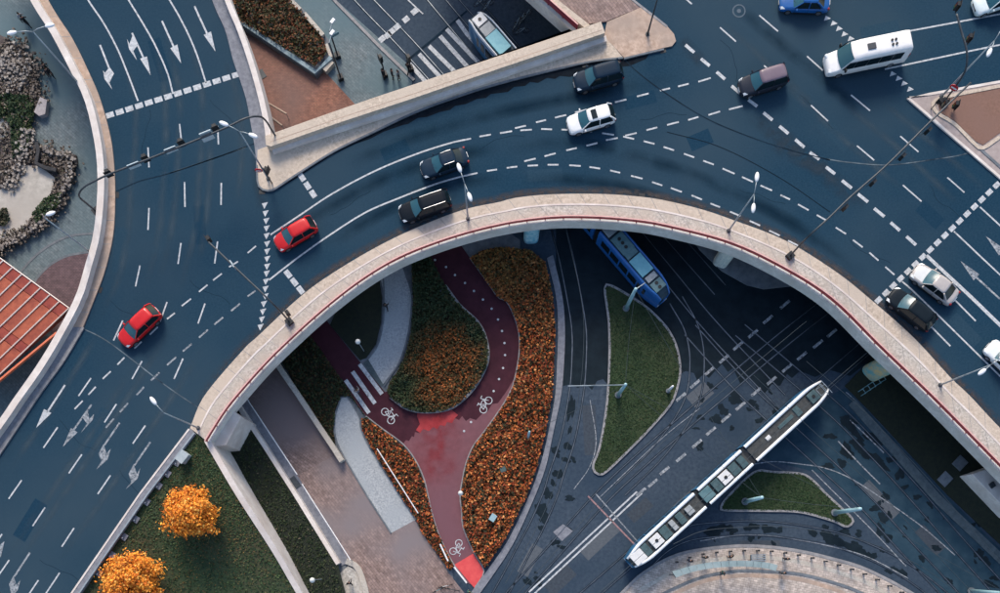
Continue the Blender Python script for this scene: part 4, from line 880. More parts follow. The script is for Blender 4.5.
for q in L2('22,276 58,306 8,330'):
    p = P(q[0], q[1], 3.0); MB().tube([(p.x, p.y, 0), (p.x, p.y, 3.05)], .09, 8).build('post', pole_dark, can)

# ------------------------------------------------------------------ street furniture
def lamp(label, base, z0, h, dirpx, arms, dark=False, name='street_lamp', arm=1.3, up=.35):
    b = P(base[0], base[1], z0); root = thing(name, label, 'street lamp', b); t = Vector((b.x, b.y, z0 + h))
    MB().tube([b, (b.x, b.y, z0 + 1.2), (b.x, b.y, z0 + h)], [.11, .085, .05], 8).build('pole', pole_grey if not dark else pole_dark, root, True)
    MB().disc((b.x, b.y, z0 + .06), .2, 10, h=.12).build('base', pole_dark, root)
    dv = Vector((dirpx[0], -dirpx[1], 0)).normalized()
    for s in arms:
        e = t + dv * s * arm + Vector((0, 0, up))
        MB().tube([t, t + dv * s * arm * .4 + Vector((0, 0, up * .7)), e], .035, 6).build('arm', pole_grey, root, True)
        m = MB(); n = 12; aa = dv * s; bb = Vector((-aa.y, aa.x, 0))
        for zz, sc_ in ((-.06, .75), (.0, 1), (.07, .8), (.1, .35)):
            for k in range(n):
                an = 2 * math.pi * k / n; m.v.append(tuple(e + aa * (.30 + .44 * sc_ * math.cos(an)) + bb * .19 * sc_ * math.sin(an) + Vector((0, 0, zz))))
        for i in range(3):
            for k in range(n): m.f.append((i * n + k, i * n + (k + 1) % n, (i + 1) * n + (k + 1) % n, (i + 1) * n + k))
        m.f.append(tuple(reversed(range(n)))); m.f.append(tuple(range(3 * n, 4 * n)))
        m.build('lamp_head', lamp_white, root, True)
    return root
lamp('two headed lamp on the left parapet near the ruins', (81, 86), 6.1, 8.2, (26, -5), (-1, 1))
lamp('single headed lamp on the left parapet above the curved paving bands', (91.5, 253), 6.1, 8.2, (6, -2), (1,), arm=.4)
lamp('single headed lamp at the bridge end above the wing wall', (198.5, 428), 6.1, 8.2, (-8, -10), (1,), arm=.9)
lamp('two headed lamp on the bridge footway below the black estate car', (468, 219), 6.1, 7.4, (-9, -25), (-1, 1), arm=1.0)
lamp('two headed lamp on the bridge footway above the banded pier', (728.5, 231), 6.1, 8.0, (3, -26), (-1, 1), arm=1.0)
lamp('two headed lamp on the bridge footway at the right edge', (940, 385), 6.1, 8.2, (15, -11), (-1, 1), arm=.8)
lamp('two headed lamp on the tip of the traffic island', (268.5, 179), 6.1, 8.8, (22, 9), (-1, 1), arm=1.0)
lamp('two headed lamp on the brown island at the upper right', (941, 97), 6.1, 8.6, (11, -21), (-1, 1), arm=1.0)
lamp('dark lamp post on the corner footway at the top of the picture', (647.5, 34.5), 6.1, 8.2, (-1, -.2), (1,), True, arm=.8)

def signal(root, p, facing, h=.8, lamps=3):
    """black signal head with backing board; p = centre, facing = horizontal direction it looks"""
    rz = math.atan2(facing.y, facing.x); m = MB(); m.box(p, (.26, .36, h), rz); m.box((p[0] - .16 * math.cos(rz), p[1] - .16 * math.sin(rz), p[2]), (.04, .62, h + .22), rz)
    o = m.build('signal_head', black, root)
    q = Vector(p); f = Vector((math.cos(rz), math.sin(rz), 0))
    for k in range(lamps):
        c_ = q + f * .135 + Vector((0, 0, (1 - k) * h * .3)); b_ = Vector((-f.y, f.x, 0)); mm = MB()
        mm.add([c_ + b_ * .12 * math.cos(t * math.pi / 5) + Vector((0, 0, .12 * math.sin(t * math.pi / 5))) for t in range(10)], [tuple(range(10))])
        mm.v = [(x[0] - root.location.x, x[1] - root.location.y, x[2] - root.location.z) for x in mm.v]
        mm.build('lens', lens_col[k], o, world=False)
    return o
def roundsign(root, p, facing, r=.32, m=sign_red, bar=True):
    f = Vector(facing).normalized(); b_ = Vector((-f.y, f.x, 0)); q = Vector(p); mm = MB()
    mm.add([q + b_ * r * math.cos(t * math.pi / 8) + Vector((0, 0, r * math.sin(t * math.pi / 8))) for t in range(16)] + [q - f * .04 + b_ * r * math.cos(t * math.pi / 8) + Vector((0, 0, r * math.sin(t * math.pi / 8))) for t in range(16)],
           [tuple(range(16)), tuple(range(31, 15, -1))] + [(t, 16 + t, 16 + (t + 1) % 16, (t + 1) % 16) for t in range(16)])
    o = mm.build('sign_disc', m, root)
    if bar:
        mm = MB(); mm.box(q + f * .03, (.03, r * 1.4, r * .38), math.atan2(f.y, f.x)); mm.v = [(x[0] - root.location.x, x[1] - root.location.y, x[2] - root.location.z) for x in mm.v]
        mm.build('sign_bar', white_p, o, world=False)
def gantry(label, pts, sig, face, panels=(), m=pole_dark, r=.085, name='signal_gantry', feet=1):
    w_ = spl([tuple(P(*q)) for q in pts], len(pts) * 5); b = w_[0]; root = thing(name, label, 'traffic signal', (b.x, b.y, 6.1))
    MB().tube(w_, r, 7).build('mast', m, root, True)
    fs = [w_[0]] if feet == 1 else [w_[0], w_[-1]]
    for f_ in fs: MB().box((f_.x, f_.y, 6.1 + .2), (.62, .62, .4), .7).build('footing', black, root)
    fv = Vector((face[0], -face[1], 0)).normalized()
    for (x, y, z) in sig: signal(root, P(x, y, z), fv)
    for (x, y, z, wd) in panels:
        c_ = P(x, y, z); MB().box(c_, (.07, wd, .75), math.atan2(fv.y, fv.x)).build('sign_panel', sign_back, root)
    return root
gantry('arched signal gantry spanning the slip road at upper left', [(97, 212, 6.15), (86, 203, 8.2), (79, 196, 10.0), (83, 188, 11.0), (95, 181, 11.4), (110, 174, 11.6), (138.6, 163, 11.7), (187, 144, 11.7), (225.5, 128, 11.7), (245.5, 118.5, 11.6), (259, 116.5, 10.9), (266, 121, 9.5), (271, 129, 8), (276.4, 137.4, 6.9)],
       [(108, 172.5, 11.1), (145, 157.5, 11.1), (181, 142, 11.1), (215, 127.5, 11.1)], (-.4, -1), [(134, 165.5, 11.5, 1.05), (171, 150, 11.5, 1.05), (206, 134, 11.6, 1.05), (208, 138, 11.2, 1.05)], feet=2)
gantry('signal mast with one long arm on the inner bridge footway at left', [(289.7, 322, 6.15), (281, 312, 9.2), (274, 305, 11.2), (266, 297, 11.7), (246, 278, 11.75), (208.5, 242, 11.8)], [(209, 239, 11.4), (288, 313, 8.6)], (1, -.6), [(233, 265, 11.5, .7)])
gantry('long signal gantry crossing the right hand carriageway', [(789.7, 256.4, 6.15), (800, 245, 9.0), (811, 234, 11.3), (830, 217, 11.7), (850, 197.5, 11.75), (888, 164, 11.75), (928, 124, 11.75), (960, 93, 11.7), (970.5, 83, 11.3)],
       [(845, 208, 11.2), (873, 183, 11.2), (902.3, 157, 11.2), (928, 131, 11.2)], (1, 1), ())
sg = gantry('dark curved signal mast on the brown island at the upper right', [(943, 103, 6.15), (953, 90, 8.6), (962, 77, 10.4), (966.6, 66, 11.2), (966.6, 50, 11.7), (961, 30, 11.8), (956.6, 14, 11.9)], [(969, 38, 11.3), (957, 6, 11.4), (955.5, 105, 6.9), (945, 104, 7.6)], (-1, -.2))
roundsign(sg, P(954, 88, 9.0), (-.6, -1, 0), .38)
sp = thing('signal_post', 'short signal post with no entry sign on the traffic island tip', 'traffic signal', P(269, 180.5, 6.13) + Vector((.3, -.3, 0)))
b = sp.location; MB().tube([b, b + Vector((0, 0, 3.2))], .06, 7).build('post', pole_dark, sp, True); signal(sp, b + Vector((.16, .12, 2.6)) , Vector((-1, .4, 0)), .6); roundsign(sp, b + Vector((-.45, -.1, 2.9)), (0, -1, 0), .34)
sp = thing('signal_post', 'low black signal post at the nose of the brown island', 'traffic signal', P(931, 109, 6.16)); b = sp.location
MB().tube([b, b + Vector((0, 0, 1.6))], .05, 7).build('post', pole_dark, sp); signal(sp, b + Vector((0, 0, 1.5)), Vector((-1, 1, 0)), .6)

# lower-level poles
def cat_pole(label, base, h, arm=None, m=pole_teal, r=.2, z0=.1):
    b = P(base[0], base[1], z0); root = thing('catenary_pole', label, 'pole', b)
    MB().tube([b, b + Vector((0, 0, h * .5)), b + Vector((0, 0, h))], [r, r * .9, r * .75], 10).build('pole', m, root, True)
    MB().disc(b + Vector((0, 0, .08)), r * 1.7, 12, h=.16).build('base', conc_dark, root)
    if arm:
        e = P(arm[0], arm[1], h); s = b + Vector((0, 0, h - .2)); MB().tube([s, e], .05, 6).build('arm', pole_grey, root); MB().tube([b + Vector((0, 0, h)), s.lerp(e, .6) + Vector((0, 0, .05))], .02, 5).build('stay', pole_grey, root)
    return root
cat_pole('thick teal pole on the upper tip of the large grass island', (626, 308.5), 6.2, (645, 283))
cat_pole('teal pole with a long white arm in the large grass island', (618, 395), 5.2, (568, 386))
cat_pole('teal pole leaning across the small grass triangle', (745, 501.5), 5.6, None, r=.22); cat_pole('teal pole at the lower tip of the small grass triangle', (834.5, 512.5), 6.2, None, r=.22)
cat_pole('teal pole at the bottom right corner of the picture', (971, 591), 6.2, (1003, 575), r=.22)
cat_pole('slim teal pole rising from the upper part of the orange shrub bed', (528, 438), 4.2, None, r=.14)
cat_pole('slim pole at the far right of the large grass island', (668, 391), 2.4, None, lamp_white, .14)
def globe(label, base, h, z0=.06):
    b = P(base[0], base[1], z0); root = thing('globe_lamp', label, 'lamp', b); MB().tube([b, b + Vector((0, 0, h))], [.05, .035], 7).build('pole', pole_grey, root)
    m = MB(); n = 12
    for i in range(7):
        t = math.pi * i / 6
        for k in range(n): m.v.append((b.x + .26 * math.sin(t) * math.cos(2 * math.pi * k / n), b.y + .26 * math.sin(t) * math.sin(2 * math.pi * k / n), b.z + h + .2 - .26 * math.cos(t)))
    for i in range(6):
        for k in range(n): m.f.append((i * n + k, i * n + (k + 1) % n, (i + 1) * n + (k + 1) % n, (i + 1) * n + k))
    m.build('globe', M('globe_glass', (.62, .64, .62), rough=.3), root, True)
globe('white globe lamp on the shaded lawn under the bridge', (364, 351), 3.5, .1); globe('white globe lamp on the dark bank at the bottom', (322, 579), 4.2, .9); globe('white globe lamp beside the abutment at the top of the dark bank', (238, 448.5), 3.6, .9)
globe('small white lamp at the left edge of the orange shrub bed', (461, 494), .9)
# upper plaza posts
def post(label, base, h, parts, z0=.03):
    b = P(base[0], base[1], z0); root = thing('signal_post', label, 'post', b); MB().tube([b, b + Vector((0, 0, h))], .08, 7).build('post', pole_dark, root, True); MB().box(b + Vector((0, 0, .25)), (.5, .5, .5), .4).build('footing', black, root)
    for dz, k in parts:
        if k == 's': signal(root, b + Vector((0, 0, dz)), Vector((1, .6, 0)), .9)
        elif k == 'b': MB().box(b + Vector((.35, 0, dz)), (.9, .06, .35), .5).build('sign_panel', M('teal_sign', (.10, .22, .27), rough=.5), root)
        else:
            e = b + Vector((.3, .9, dz)); MB().tube([b + Vector((0, 0, h)), e], .04, 6).build('arm', pole_grey, root); MB().box(e, (.5, .28, .14), .9).build('lamp_head', lamp_white, root)
post('dark tall post with lamp on the brick plaza beside the planter', (341, 79), 6.0, [(6.1, 'l')]); post('post with teal sign plate on the blue grey plaza', (338, 57), 4.2, [(3.6, 'b'), (4.3, 'l')]); post('pedestrian signal post at the left end of the upper zebra crossing', (385, 76), 3.4, [(3.0, 's')])
post('slim signal post at the kerb by the upper zebra crossing', (411, 70), 2.4, [(2.0, 's')])
# cabinets
def cab(label, c_, size, z0, rz, m=cabinet):
    b = P(c_[0], c_[1], z0); root = thing('utility_cabinet', label, 'cabinet', b, rz)
    MB().box((0, 0, size[2] / 2), size).build('body', m, root, world=False, bevel=.02); MB().box((0, 0, size[2] + .03), (size[0] + .08, size[1] + .08, .06)).build('lid', m, root, world=False)
cab('pale grey utility cabinet at the top of the lawn', (186, 458), (1.0, .7, 1.0), 5.85, .9); cab('pale blue box in the lower orange shrub bed', (493, 518), (.65, .5, .8), .1, 1.0, M('blue_box', (.26, .40, .44), rough=.6))
cab('dark teal box in the lower left of the orange shrub bed', (503, 470), (.5, .4, .6), .1, .4, M('dark_box', (.05, .09, .09), rough=.6))
ORDB = ['first', 'second', 'third', 'fourth', 'fifth', 'sixth', 'seventh', 'eighth']
# guard rail supports along the verge
for k, (x, y) in enumerate(L2('178,463 168.5,474 159.5,486 147.5,502 136.5,519.5 124.5,537 112,555 99,573')):
    b = P(x, y, 5.8); root = thing('verge_support', ORDB[k] + ' small grey bracket below the utility cabinet along the lawn verge', 'bracket', (b.x, b.y, lawn_z(b.x, b.y)), .98, 'brackets along the verge')
    MB().box((0, 0, .06), (.62, .5, .12)).build('foot', grey_strip, root, world=False, bevel=.02); MB().tube([(-.1, 0, .12), (-.1, 0, .4)], .05).build('stub', pole_grey, root, world=False)
sp = thing('blue_sign', 'round blue road sign at the verge near the larger tree', 'sign', P(79, 597, 6.13)); b = sp.location
MB().tube([b, b + Vector((0, 0, 2.6))], .04).build('post', pole_grey, sp); roundsign(sp, b + Vector((0, .03, 2.3)), (.6, 1, 0), .4, sign_blue, False); roundsign(sp, b + Vector((.02, .06, 1.6)), (.6, 1, 0), .3, sign_blue, False)

ORD = ['first', 'second', 'third', 'fourth', 'fifth', 'sixth', 'seventh', 'eighth', 'ninth', 'tenth', 'eleventh', 'twelfth', 'thirteenth', 'fourteenth', 'fifteenth', 'sixteenth', 'seventeenth', 'eighteenth']
# tram stop: bollards, shelter roof, bench
kq = spl(L2('676,562 700,554.5 734,551 767,551 800,555.5 834,564 866,575 900,592'), 18)
for kb, p in enumerate(kq):
    b = P(p[0], p[1], .1); root = thing('bollard', ORD[kb] + ' dark bollard from the left in the row along the tram stop kerb', 'bollard', b, 0, 'bollards along the tram stop kerb')
    MB().tube([(0, 0, 0), (0, 0, .75)], [.09, .07], 8).build('post', pole_dark, root, world=False); MB().disc((0, 0, .78), .1, 8, h=.06).build('cap', black, root, world=False)
sh = thing('tram_shelter', 'long curved shelter with pale teal glass roof at the tram stop', 'shelter', P(725, 568, .1))
sa, sb = PS(L2('672,571.5 690,566 708,562.5 725,561 745,560.5 765,562 778,565'), 2.5, 14), PS(L2('676,577.5 692,572 709,568.5 725,567 745,566.5 764,568 776,571'), 2.42, 14)
for i in range(13):
    MB().strip([sa[i].lerp(sa[i + 1], .02), sa[i].lerp(sa[i + 1], .98)], [sb[i].lerp(sb[i + 1], .02), sb[i].lerp(sb[i + 1], .98)], 2.38).build('roof_pane', teal_glass, sh)
for i in range(0, 14, 2):
    p = sa[i].lerp(sb[i], .55); MB().tube([(p.x, p.y, .1), (p.x, p.y, 2.36)], .05, 6).build('post', pole_dark, sh); MB().tube([sa[i] + Vector((0, 0, -.16)), sb[i] + Vector((0, 0, -.08))], .035, 5).build('roof_bracket', pole_dark, sh)
bn = thing('bench', 'rectangular slatted bench at the middle of the tram stop', 'bench', P(757, 557.5, .1), .03)
for k in range(4): MB().box((0, -.27 + k * .18, .45), (1.5, .1, .05)).build('slat', pole_grey, bn, world=False)
for s in (-.65, .65):
    MB().box((s, 0, .21), (.07, .6, .42)).build('leg', pole_dark, bn, world=False)

# ------------------------------------------------------------------ vehicles
PAINT = {}
def car_paint(c_):
    if c_ not in PAINT: PAINT[c_] = M('car_paint_%d' % len(PAINT), c_, tuple(min(1, q * 1.12 + .002) for q in c_), 1.5, .4 if max(c_) < .1 else .38, metallic=.0, coat=.0 if max(c_) < .1 else .4, spec=.10 if max(c_) < .1 else .3)
    return PAINT[c_]
def grid(fn, nu, nv):
    m = MB()
    for i in range(nu + 1):
        for j in range(nv + 1): m.v.append(tuple(fn(i / nu, j / nv)))
    for i in range(nu):
        for j in range(nv):
            a = i * (nv + 1) + j; m.f.append((a, a + nv + 1, a + nv + 2, a + 1))
    return m
KIND = {  # cowl, roof front, roof rear, tail of glass (fractions from the nose), body height scale
    'hatch': (.26, .42, .86, .97, 1.48, .95), 'sedan': (.28, .43, .72, .86, 1.44, .93), 'estate': (.27, .41, .91, .98, 1.50, .95), 'suv': (.26, .39, .90, .975, 1.66, 1.05)}
def car(label, front, rear, kind, col, wid=1.74, roof=None, hood=None, sunroof=False, z=6.0, rails=False, group=None):
    f, r = P(front[0], front[1], z + .65), P(rear[0], rear[1], z + .65); L = (f - r).length; c_ = (f + r) / 2; rz = math.atan2(f.y - r.y, f.x - r.x)
    root = thing('car', label, 'car', (c_.x, c_.y, z), rz, group); pm = car_paint(col); rm = car_paint(roof) if roof else pm
    t_cowl, t_rf, t_rr, t_tail, H_, bz = KIND[kind]; W = wid / 2
    def X(t): return L / 2 - t * L
    st = [(0, .70, .52), (.012, .84, .64), (.04, .92, .73), (.10, .965, .80), (.20, .99, .86), (.28, 1, .90), (.45, 1, .93), (.65, 1, .95), (.82, .985, .96), (.92, .95, .95), (.97, .90, .90), (.99, .84, .78), (1, .74, .58)]
    if kind == 'sedan': st = [(t, a, b_ if t < .8 else b_ - .03) for t, a, b_ in st]
    m = MB(); ring = []
    for t, a, zt in st:
        zt *= bz; w_ = W * a; pts = [(w_ * .86, .20), (w_ * .97, .30), (w_, .48 * bz), (w_ * .99, zt - .16), (w_ * .95, zt - .06), (w_ * .80, zt - .01), (w_ * .4, zt + .02), (0, zt + .025)]
        full = [(y, q) for y, q in pts] + [(-y, q) for y, q in reversed(pts[:-1])]
        for y, q in full:
            k = (abs(y) / W) ** 2 * (.16 if t < .3 else -.12 if t > .8 else 0) * (1 - min(t, 1 - t) * 5 if min(t, 1 - t) < .2 else 0)
            m.v.append((X(t) - k, y, q))
        ring.append(len(full))
    n = ring[0]
    for i in range(len(st) - 1):
        for k in range(n - 1): m.f.append((i * n + k, i * n + k + 1, (i + 1) * n + k + 1, (i + 1) * n + k))
        m.f.append((i * n + n - 1, i * n, (i + 1) * n, (i + 1) * n + n - 1))
    m.f.append(tuple(reversed(range(n)))); m.f.append(tuple(range((len(st) - 1) * n, len(st) * n)))
    m.build('body', pm, root, True, world=False)
    # bonnet and boot panels slightly proud so that their shut lines show
    zc = .90 * bz
    def bon(a, b_):
        t = .045 + a * (t_cowl - .055); y = (b_ - .5) * 2; zt = float(np.interp(t, [q[0] for q in st], [q[2] for q in st])) * bz; ww = W * float(np.interp(t, [q[0] for q in st], [q[1] for q in st])) * (.74 + .04 * a)
        return (X(t) - .10 * y * y * (1 - a), y * ww, zt + .038 - .035 * y * y)
    grid(bon, 6, 6).build('bonnet', car_paint(hood) if hood else pm, root, True, world=False)
    xb0, xb1, xr0, xr1 = X(t_cowl), X(t_tail), X(t_rf), X(t_rr); wb0, wr = W * .90, W * .70; zb = .90 * bz + .02; zr = H_ - .03
    # roof skin
    def roofp(a, b_):
        y = (b_ - .5) * 2; bow = .07 * (1 - y * y) if a < .001 else (-.05 * (1 - y * y) if a > .999 else 0)
        e = abs(a - .5) * 2
        return (xr0 + (xr1 - xr0) * a + bow, y * wr * (1.02 - .05 * e ** 4), zr + .055 * (1 - y ** 4) - .05 * e ** 3)
    m = grid(roofp, 8, 8); nv = len(m.v); m.v += [(x, y, q - .07) for x, y, q in m.v]; m.f += [tuple(i + nv for i in reversed(fc)) for fc in m.f]
    bd = [(i, 0) for i in range(9)] + [(8, j) for j in range(1, 9)] + [(i, 8) for i in range(7, -1, -1)] + [(0, j) for j in range(7, 0, -1)]; ids = [i * 9 + j for i, j in bd]
    for a, b_ in zip(ids, ids[1:] + ids[:1]): m.f.append((a, a + nv, b_ + nv, b_))
    ro = m.build('roof', rm, root, True, world=False)
    if sunroof: MB().box(((xr0 * .72 + xr1 * .28), 0, zr + .055), (.5, .85, .03)).build('sunroof', glass, ro, world=False)
    if rails:
        for s in (-1, 1): MB().tube([(xr0 - .2, s * wr * .9, zr + .06), ((xr0 + xr1) / 2, s * wr * .92, zr + .10), (xr1 + .15, s * wr * .9, zr + .06)], .025, 5).build('roof_rail', rim_m, root, world=False)
    # glass
    ws = grid(lambda a, b_: (xb0 + (xr0 - xb0) * a + .10 * (1 - ((b_ - .5) * 2) ** 2) * (1 - a * .4), (b_ - .5) * 2 * (wb0 * (1 - a) + wr * a) * .95, zb + (zr - zb - .02) * a + .02 * math.sin(a * math.pi)), 4, 8)
    ws.build('windscreen', glass_ws, root, True, world=False)
    rw = grid(lambda a, b_: (xb1 + (xr1 - xb1) * a - .08 * (1 - ((b_ - .5) * 2) ** 2), (b_ - .5) * 2 * (wb0 * .93 * (1 - a) + wr * a) * .93, zb + .05 + (zr - zb - .07) * a), 3, 8)
    rw.build('rear_window', glass, root, True, world=False)
    xm = (xr0 * .52 + xr1 * .48)
    for s in (-1, 1):
        for (a0, a1, c0, c1) in ((xb0 - .12, xm + .04, xr0 - .06, xm + .04), (xm - .04, xb1 + .22, xm - .04, xr1 + .08)):
            grid(lambda a, b_: (a0 + (a1 - a0) * b_ if a < .5 else c0 + (c1 - c0) * b_, s * ((wb0 + .03) * (1 - a) + (wr + .015) * a + .02 * math.sin(a * 3.14)), zb - .01 + (zr - zb) * a), 1, 3).build('side_window', glass, root, False, world=False)
        for pa, pb, pr in (((xb0, s * wb0, zb - .02), (xr0, s * wr, zr), .045), ((xm, s * (wb0 + .035), zb - .03), (xm, s * (wr + .02), zr), .04), ((xb1, s * wb0 * .92, zb), (xr1, s * wr, zr), .075)):
            MB().tube([pa, pb], pr, 6).build('pillar', pm, root, world=False)
        mi = MB(); mi.box((xb0 - .25, s * (W + .10), zb + .04), (.13, .22, .14)); mi.build('mirror', pm, root, world=False, bevel=.03)
        MB().add([(L / 2 - .14, s * W * .60, .66 * bz), (L / 2 - .20, s * W * .86, .66 * bz), (L / 2 - .52, s * W * .93, .79 * bz), (L / 2 - .30, s * W * .66, .775 * bz), (L / 2 - .06, s * W * .58, .55), (L / 2 - .18, s * W * .87, .55)],
                 [(0, 1, 2, 3) if s < 0 else (3, 2, 1, 0), (4, 5, 1, 0) if s < 0 else (0, 1, 5, 4)]).build('headlight', lens_clear, root, world=False)
        MB().box((-L / 2 + .15, s * W * .76, .76 * bz), (.2, .2, .2), s * .3).build('tail_light', lens_red, root, world=False, bevel=.04)
        for xx in (L * .31, -L * .30):
            wl = MB(); wl.disc((xx, s * (W - .10), .31), .31, 20, 'Y', h=.21); w_o = wl.build('wheel', tyre, root, world=False)
            MB().disc((xx, s * (W - .10) + s * .108, .31), .2, 14, 'Y', h=.02).build('rim', rim_m, w_o, world=False)
    MB().box((L / 2 - .05, 0, .56 * bz), (.09, wid * .42, .10)).build('grille', black, root, world=False)
    for s in (-1, 1):
        MB().box((0, s * (W - .005), .27), (L * .42, .06, .10)).build('sill', black, root, world=False)
        for xx in (xb0 - .12, xm, xm - (xb0 - xm) * .62):
            MB().box((xx, s * (W + .001), .62 * bz), (.018, .02, .5 * bz)).build('door_seam', black, root, world=False)
        MB().tube([(xb0 + .06, s * .12, zb + .05), (xb0 - .18, s * .12 + .42, zb + .17)], .012, 4).build('wiper', black, root, world=False)
    MB().box((L / 2 - .02, 0, .42), (.05, .5, .11)).build('number_plate', lamp_white, root, world=False)
    MB().box((-L / 2 + .02, 0, .62), (.05, .5, .11)).build('number_plate', lamp_white, root, world=False)
    return root
RED_ = (.52, .008, .010)
car('red hatchback on the ring road at the yield triangles', (275.5, 245.5), (315, 222.5), 'hatch', RED_, 1.66)
car('red hatchback on the left road heading toward the lane arrows', (121, 343), (157, 309), 'hatch', RED_, 1.72)
car('dark blue saloon beside the street lamp on the ring road', (421, 171), (467.5, 154.5), 'sedan', (.010, .026, .048), 1.76, rails=True)
car('black estate car closest to the inner bridge footway', (399.5, 215), (450, 197.5), 'estate', (.006, .010, .016), 1.80, rails=True)
car('white hatchback with sunroof between the dashed guide lines', (567.5, 126), (614.5, 112.5), 'hatch', (.74, .75, .74), 1.78, sunroof=True)
car('dark blue off-road car beside the corner footway', (574, 83.5), (622.5, 70.5), 'suv', (.008, .022, .042), 1.82)
car('dark car with mauve grey roof at the wide dashed line', (739.5, 88.5), (787, 74), 'suv', (.020, .026, .040), 1.80, roof=(.15, .11, .14))
car('bright blue car cut by the top edge', (779.5, .5), (830, 2), 'sedan', (.006, .09, .30), 1.80)
car('white car with pale teal windscreen in the top right corner', (974.5, 7), (1019, -8), 'hatch', (.66, .74, .74), 1.78)
car('silver beige car waiting behind the right stop line', (914.5, 268.5), (955.5, 299.5), 'sedan', (.42, .39, .37), 1.80, hood=(.62, .63, .62))
car('black car with red tail lights waiting beside the silver car', (890.5, 292.5), (932.5, 326), 'hatch', (.008, .014, .020), 1.80)
car('white car half outside the right edge', (989, 344), (1026, 380), 'hatch', (.66, .70, .70), 1.78)

def van(label, front, rear, wid=2.0, z=6.0, H_=2.55):
    f, r = P(front[0], front[1], z + .9), P(rear[0], rear[1], z + 2.2); L = (f - r).length; c_ = (f + r) / 2
    root = thing('minibus', label, 'minibus', (c_.x, c_.y, z), math.atan2(f.y - r.y, f.x - r.x)); pm = car_paint((.78, .77, .75)); W = wid / 2
    xs = [(L / 2, .72, .62), (L / 2 - .06, .86, .95), (L / 2 - .25, .93, 1.06), (L / 2 - .75, .97, 1.18), (L / 2 - 1.0, .98, 1.28), (L / 2 - 1.75, 1, 2.42), (L / 2 - 2.1, 1, H_ - .12), (L / 2 - 2.8, 1, H_), (0, 1, H_), (-L / 2 + .5, 1, H_ - .01), (-L / 2 + .12, .99, H_ - .08), (-L / 2, .95, H_ - .35)]
    m = MB()
    for x, a, zt in xs:
        w_ = W * a; tall = zt > 1.9; sh = .80 if tall else .86
        pts = [(w_ * .9, .25), (w_, .4), (w_, min(1.0, zt - .15)), (w_ * (.95 if tall else .97), zt * .62 if tall else zt - .08), (w_ * (sh + .07), zt - .14 if tall else zt - .04), (w_ * sh, zt - .03), (w_ * .45, zt), (0, zt + .01)]
        for y, q in pts + [(-y, q) for y, q in reversed(pts[:-1])]: m.v.append((x, y, q))
    n = 15
    for i in range(len(xs) - 1):
        for k in range(n - 1): m.f.append((i * n + k, i * n + k + 1, (i + 1) * n + k + 1, (i + 1) * n + k))
        m.f.append((i * n + n - 1, i * n, (i + 1) * n, (i + 1) * n + n - 1))
    m.f.append(tuple(reversed(range(n)))); m.f.append(tuple(range((len(xs) - 1) * n, len(xs) * n)))
    m.build('body', pm, root, True, world=False)
    grid(lambda a, b_: (L / 2 - 1.02 - a * .80 + .10 * (1 - ((b_ - .5) * 2) ** 2), (b_ - .5) * 2 * (W * .90 - a * .10), 1.32 + a * 1.16 + .03), 4, 8).build('windscreen', glass_ws, root, True, world=False)
    for s in (-1, 1):
        x = L / 2 - 1.45
        for k, ln in enumerate((.75, 1.15, 1.15, 1.15, 1.0)):
            x0, x1 = x, x - ln + .03; x -= ln
            cut = .35 if k == 0 else 0
            MB().add([(x0 + cut, s * (W + .006), 1.24), (x1, s * (W + .006), 1.24), (x1, s * (W * .945 + .012), 2.12), (x0 - cut * .3, s * (W * .945 + .012), 2.12)], [(0, 1, 2, 3) if s < 0 else (3, 2, 1, 0)]).build('side_window', glass, root, world=False)
        for xx in (L / 2 - 1.15, -L / 2 + 1.35):
            w_o = MB().disc((xx, s * (W - .12), .34), .34, 20, 'Y', h=.24).build('wheel', tyre, root, world=False); MB().disc((xx, s * (W - .12) + s * .122, .34), .22, 14, 'Y', h=.02).build('rim', rim_m, w_o, world=False)
        MB().box((L / 2 - 1.35, s * (W + .16), 1.45), (.14, .28, .38)).build('mirror', black, root, world=False, bevel=.04)
        MB().box((L / 2 - .16, s * W * .74, .92), (.3, .34, .22), -s * .3).build('headlight', lens_clear, root, world=False, bevel=.05)
        MB().box((-L / 2 + .02, s * W * .86, 1.3), (.08, .16, .6)).build('tail_light', lens_red, root, world=False)
    MB().box((.15, .02, H_ + .05), (.75, .55, .10)).build('roof_hatch', M('hatch_dark', (.05, .055, .06), rough=.4), root, world=False, bevel=.03)
    mm = MB()
    for x, y in ((-1.75, .25), (-1.75, -.15), (-2.1, .25), (-2.1, -.15)): mm.disc((x, y, H_ + .05), .11, 12, h=.1)
    for o_ in range(4):
        pass
    for x, y in ((-1.75, .25), (-1.75, -.15), (-2.1, .25), (-2.1, -.15)): MB().disc((x, y, H_ + .05), .11, 12, h=.1).build('roof_vent', black, root, world=False)
    MB().box((-L / 2 - .005, 0, 1.75), (.03, 1.5, .7)).build('rear_window', glass, root, world=False)
    return root
van('long white minibus with dark side windows entering from the right', (827, 64.5), (911, 40))

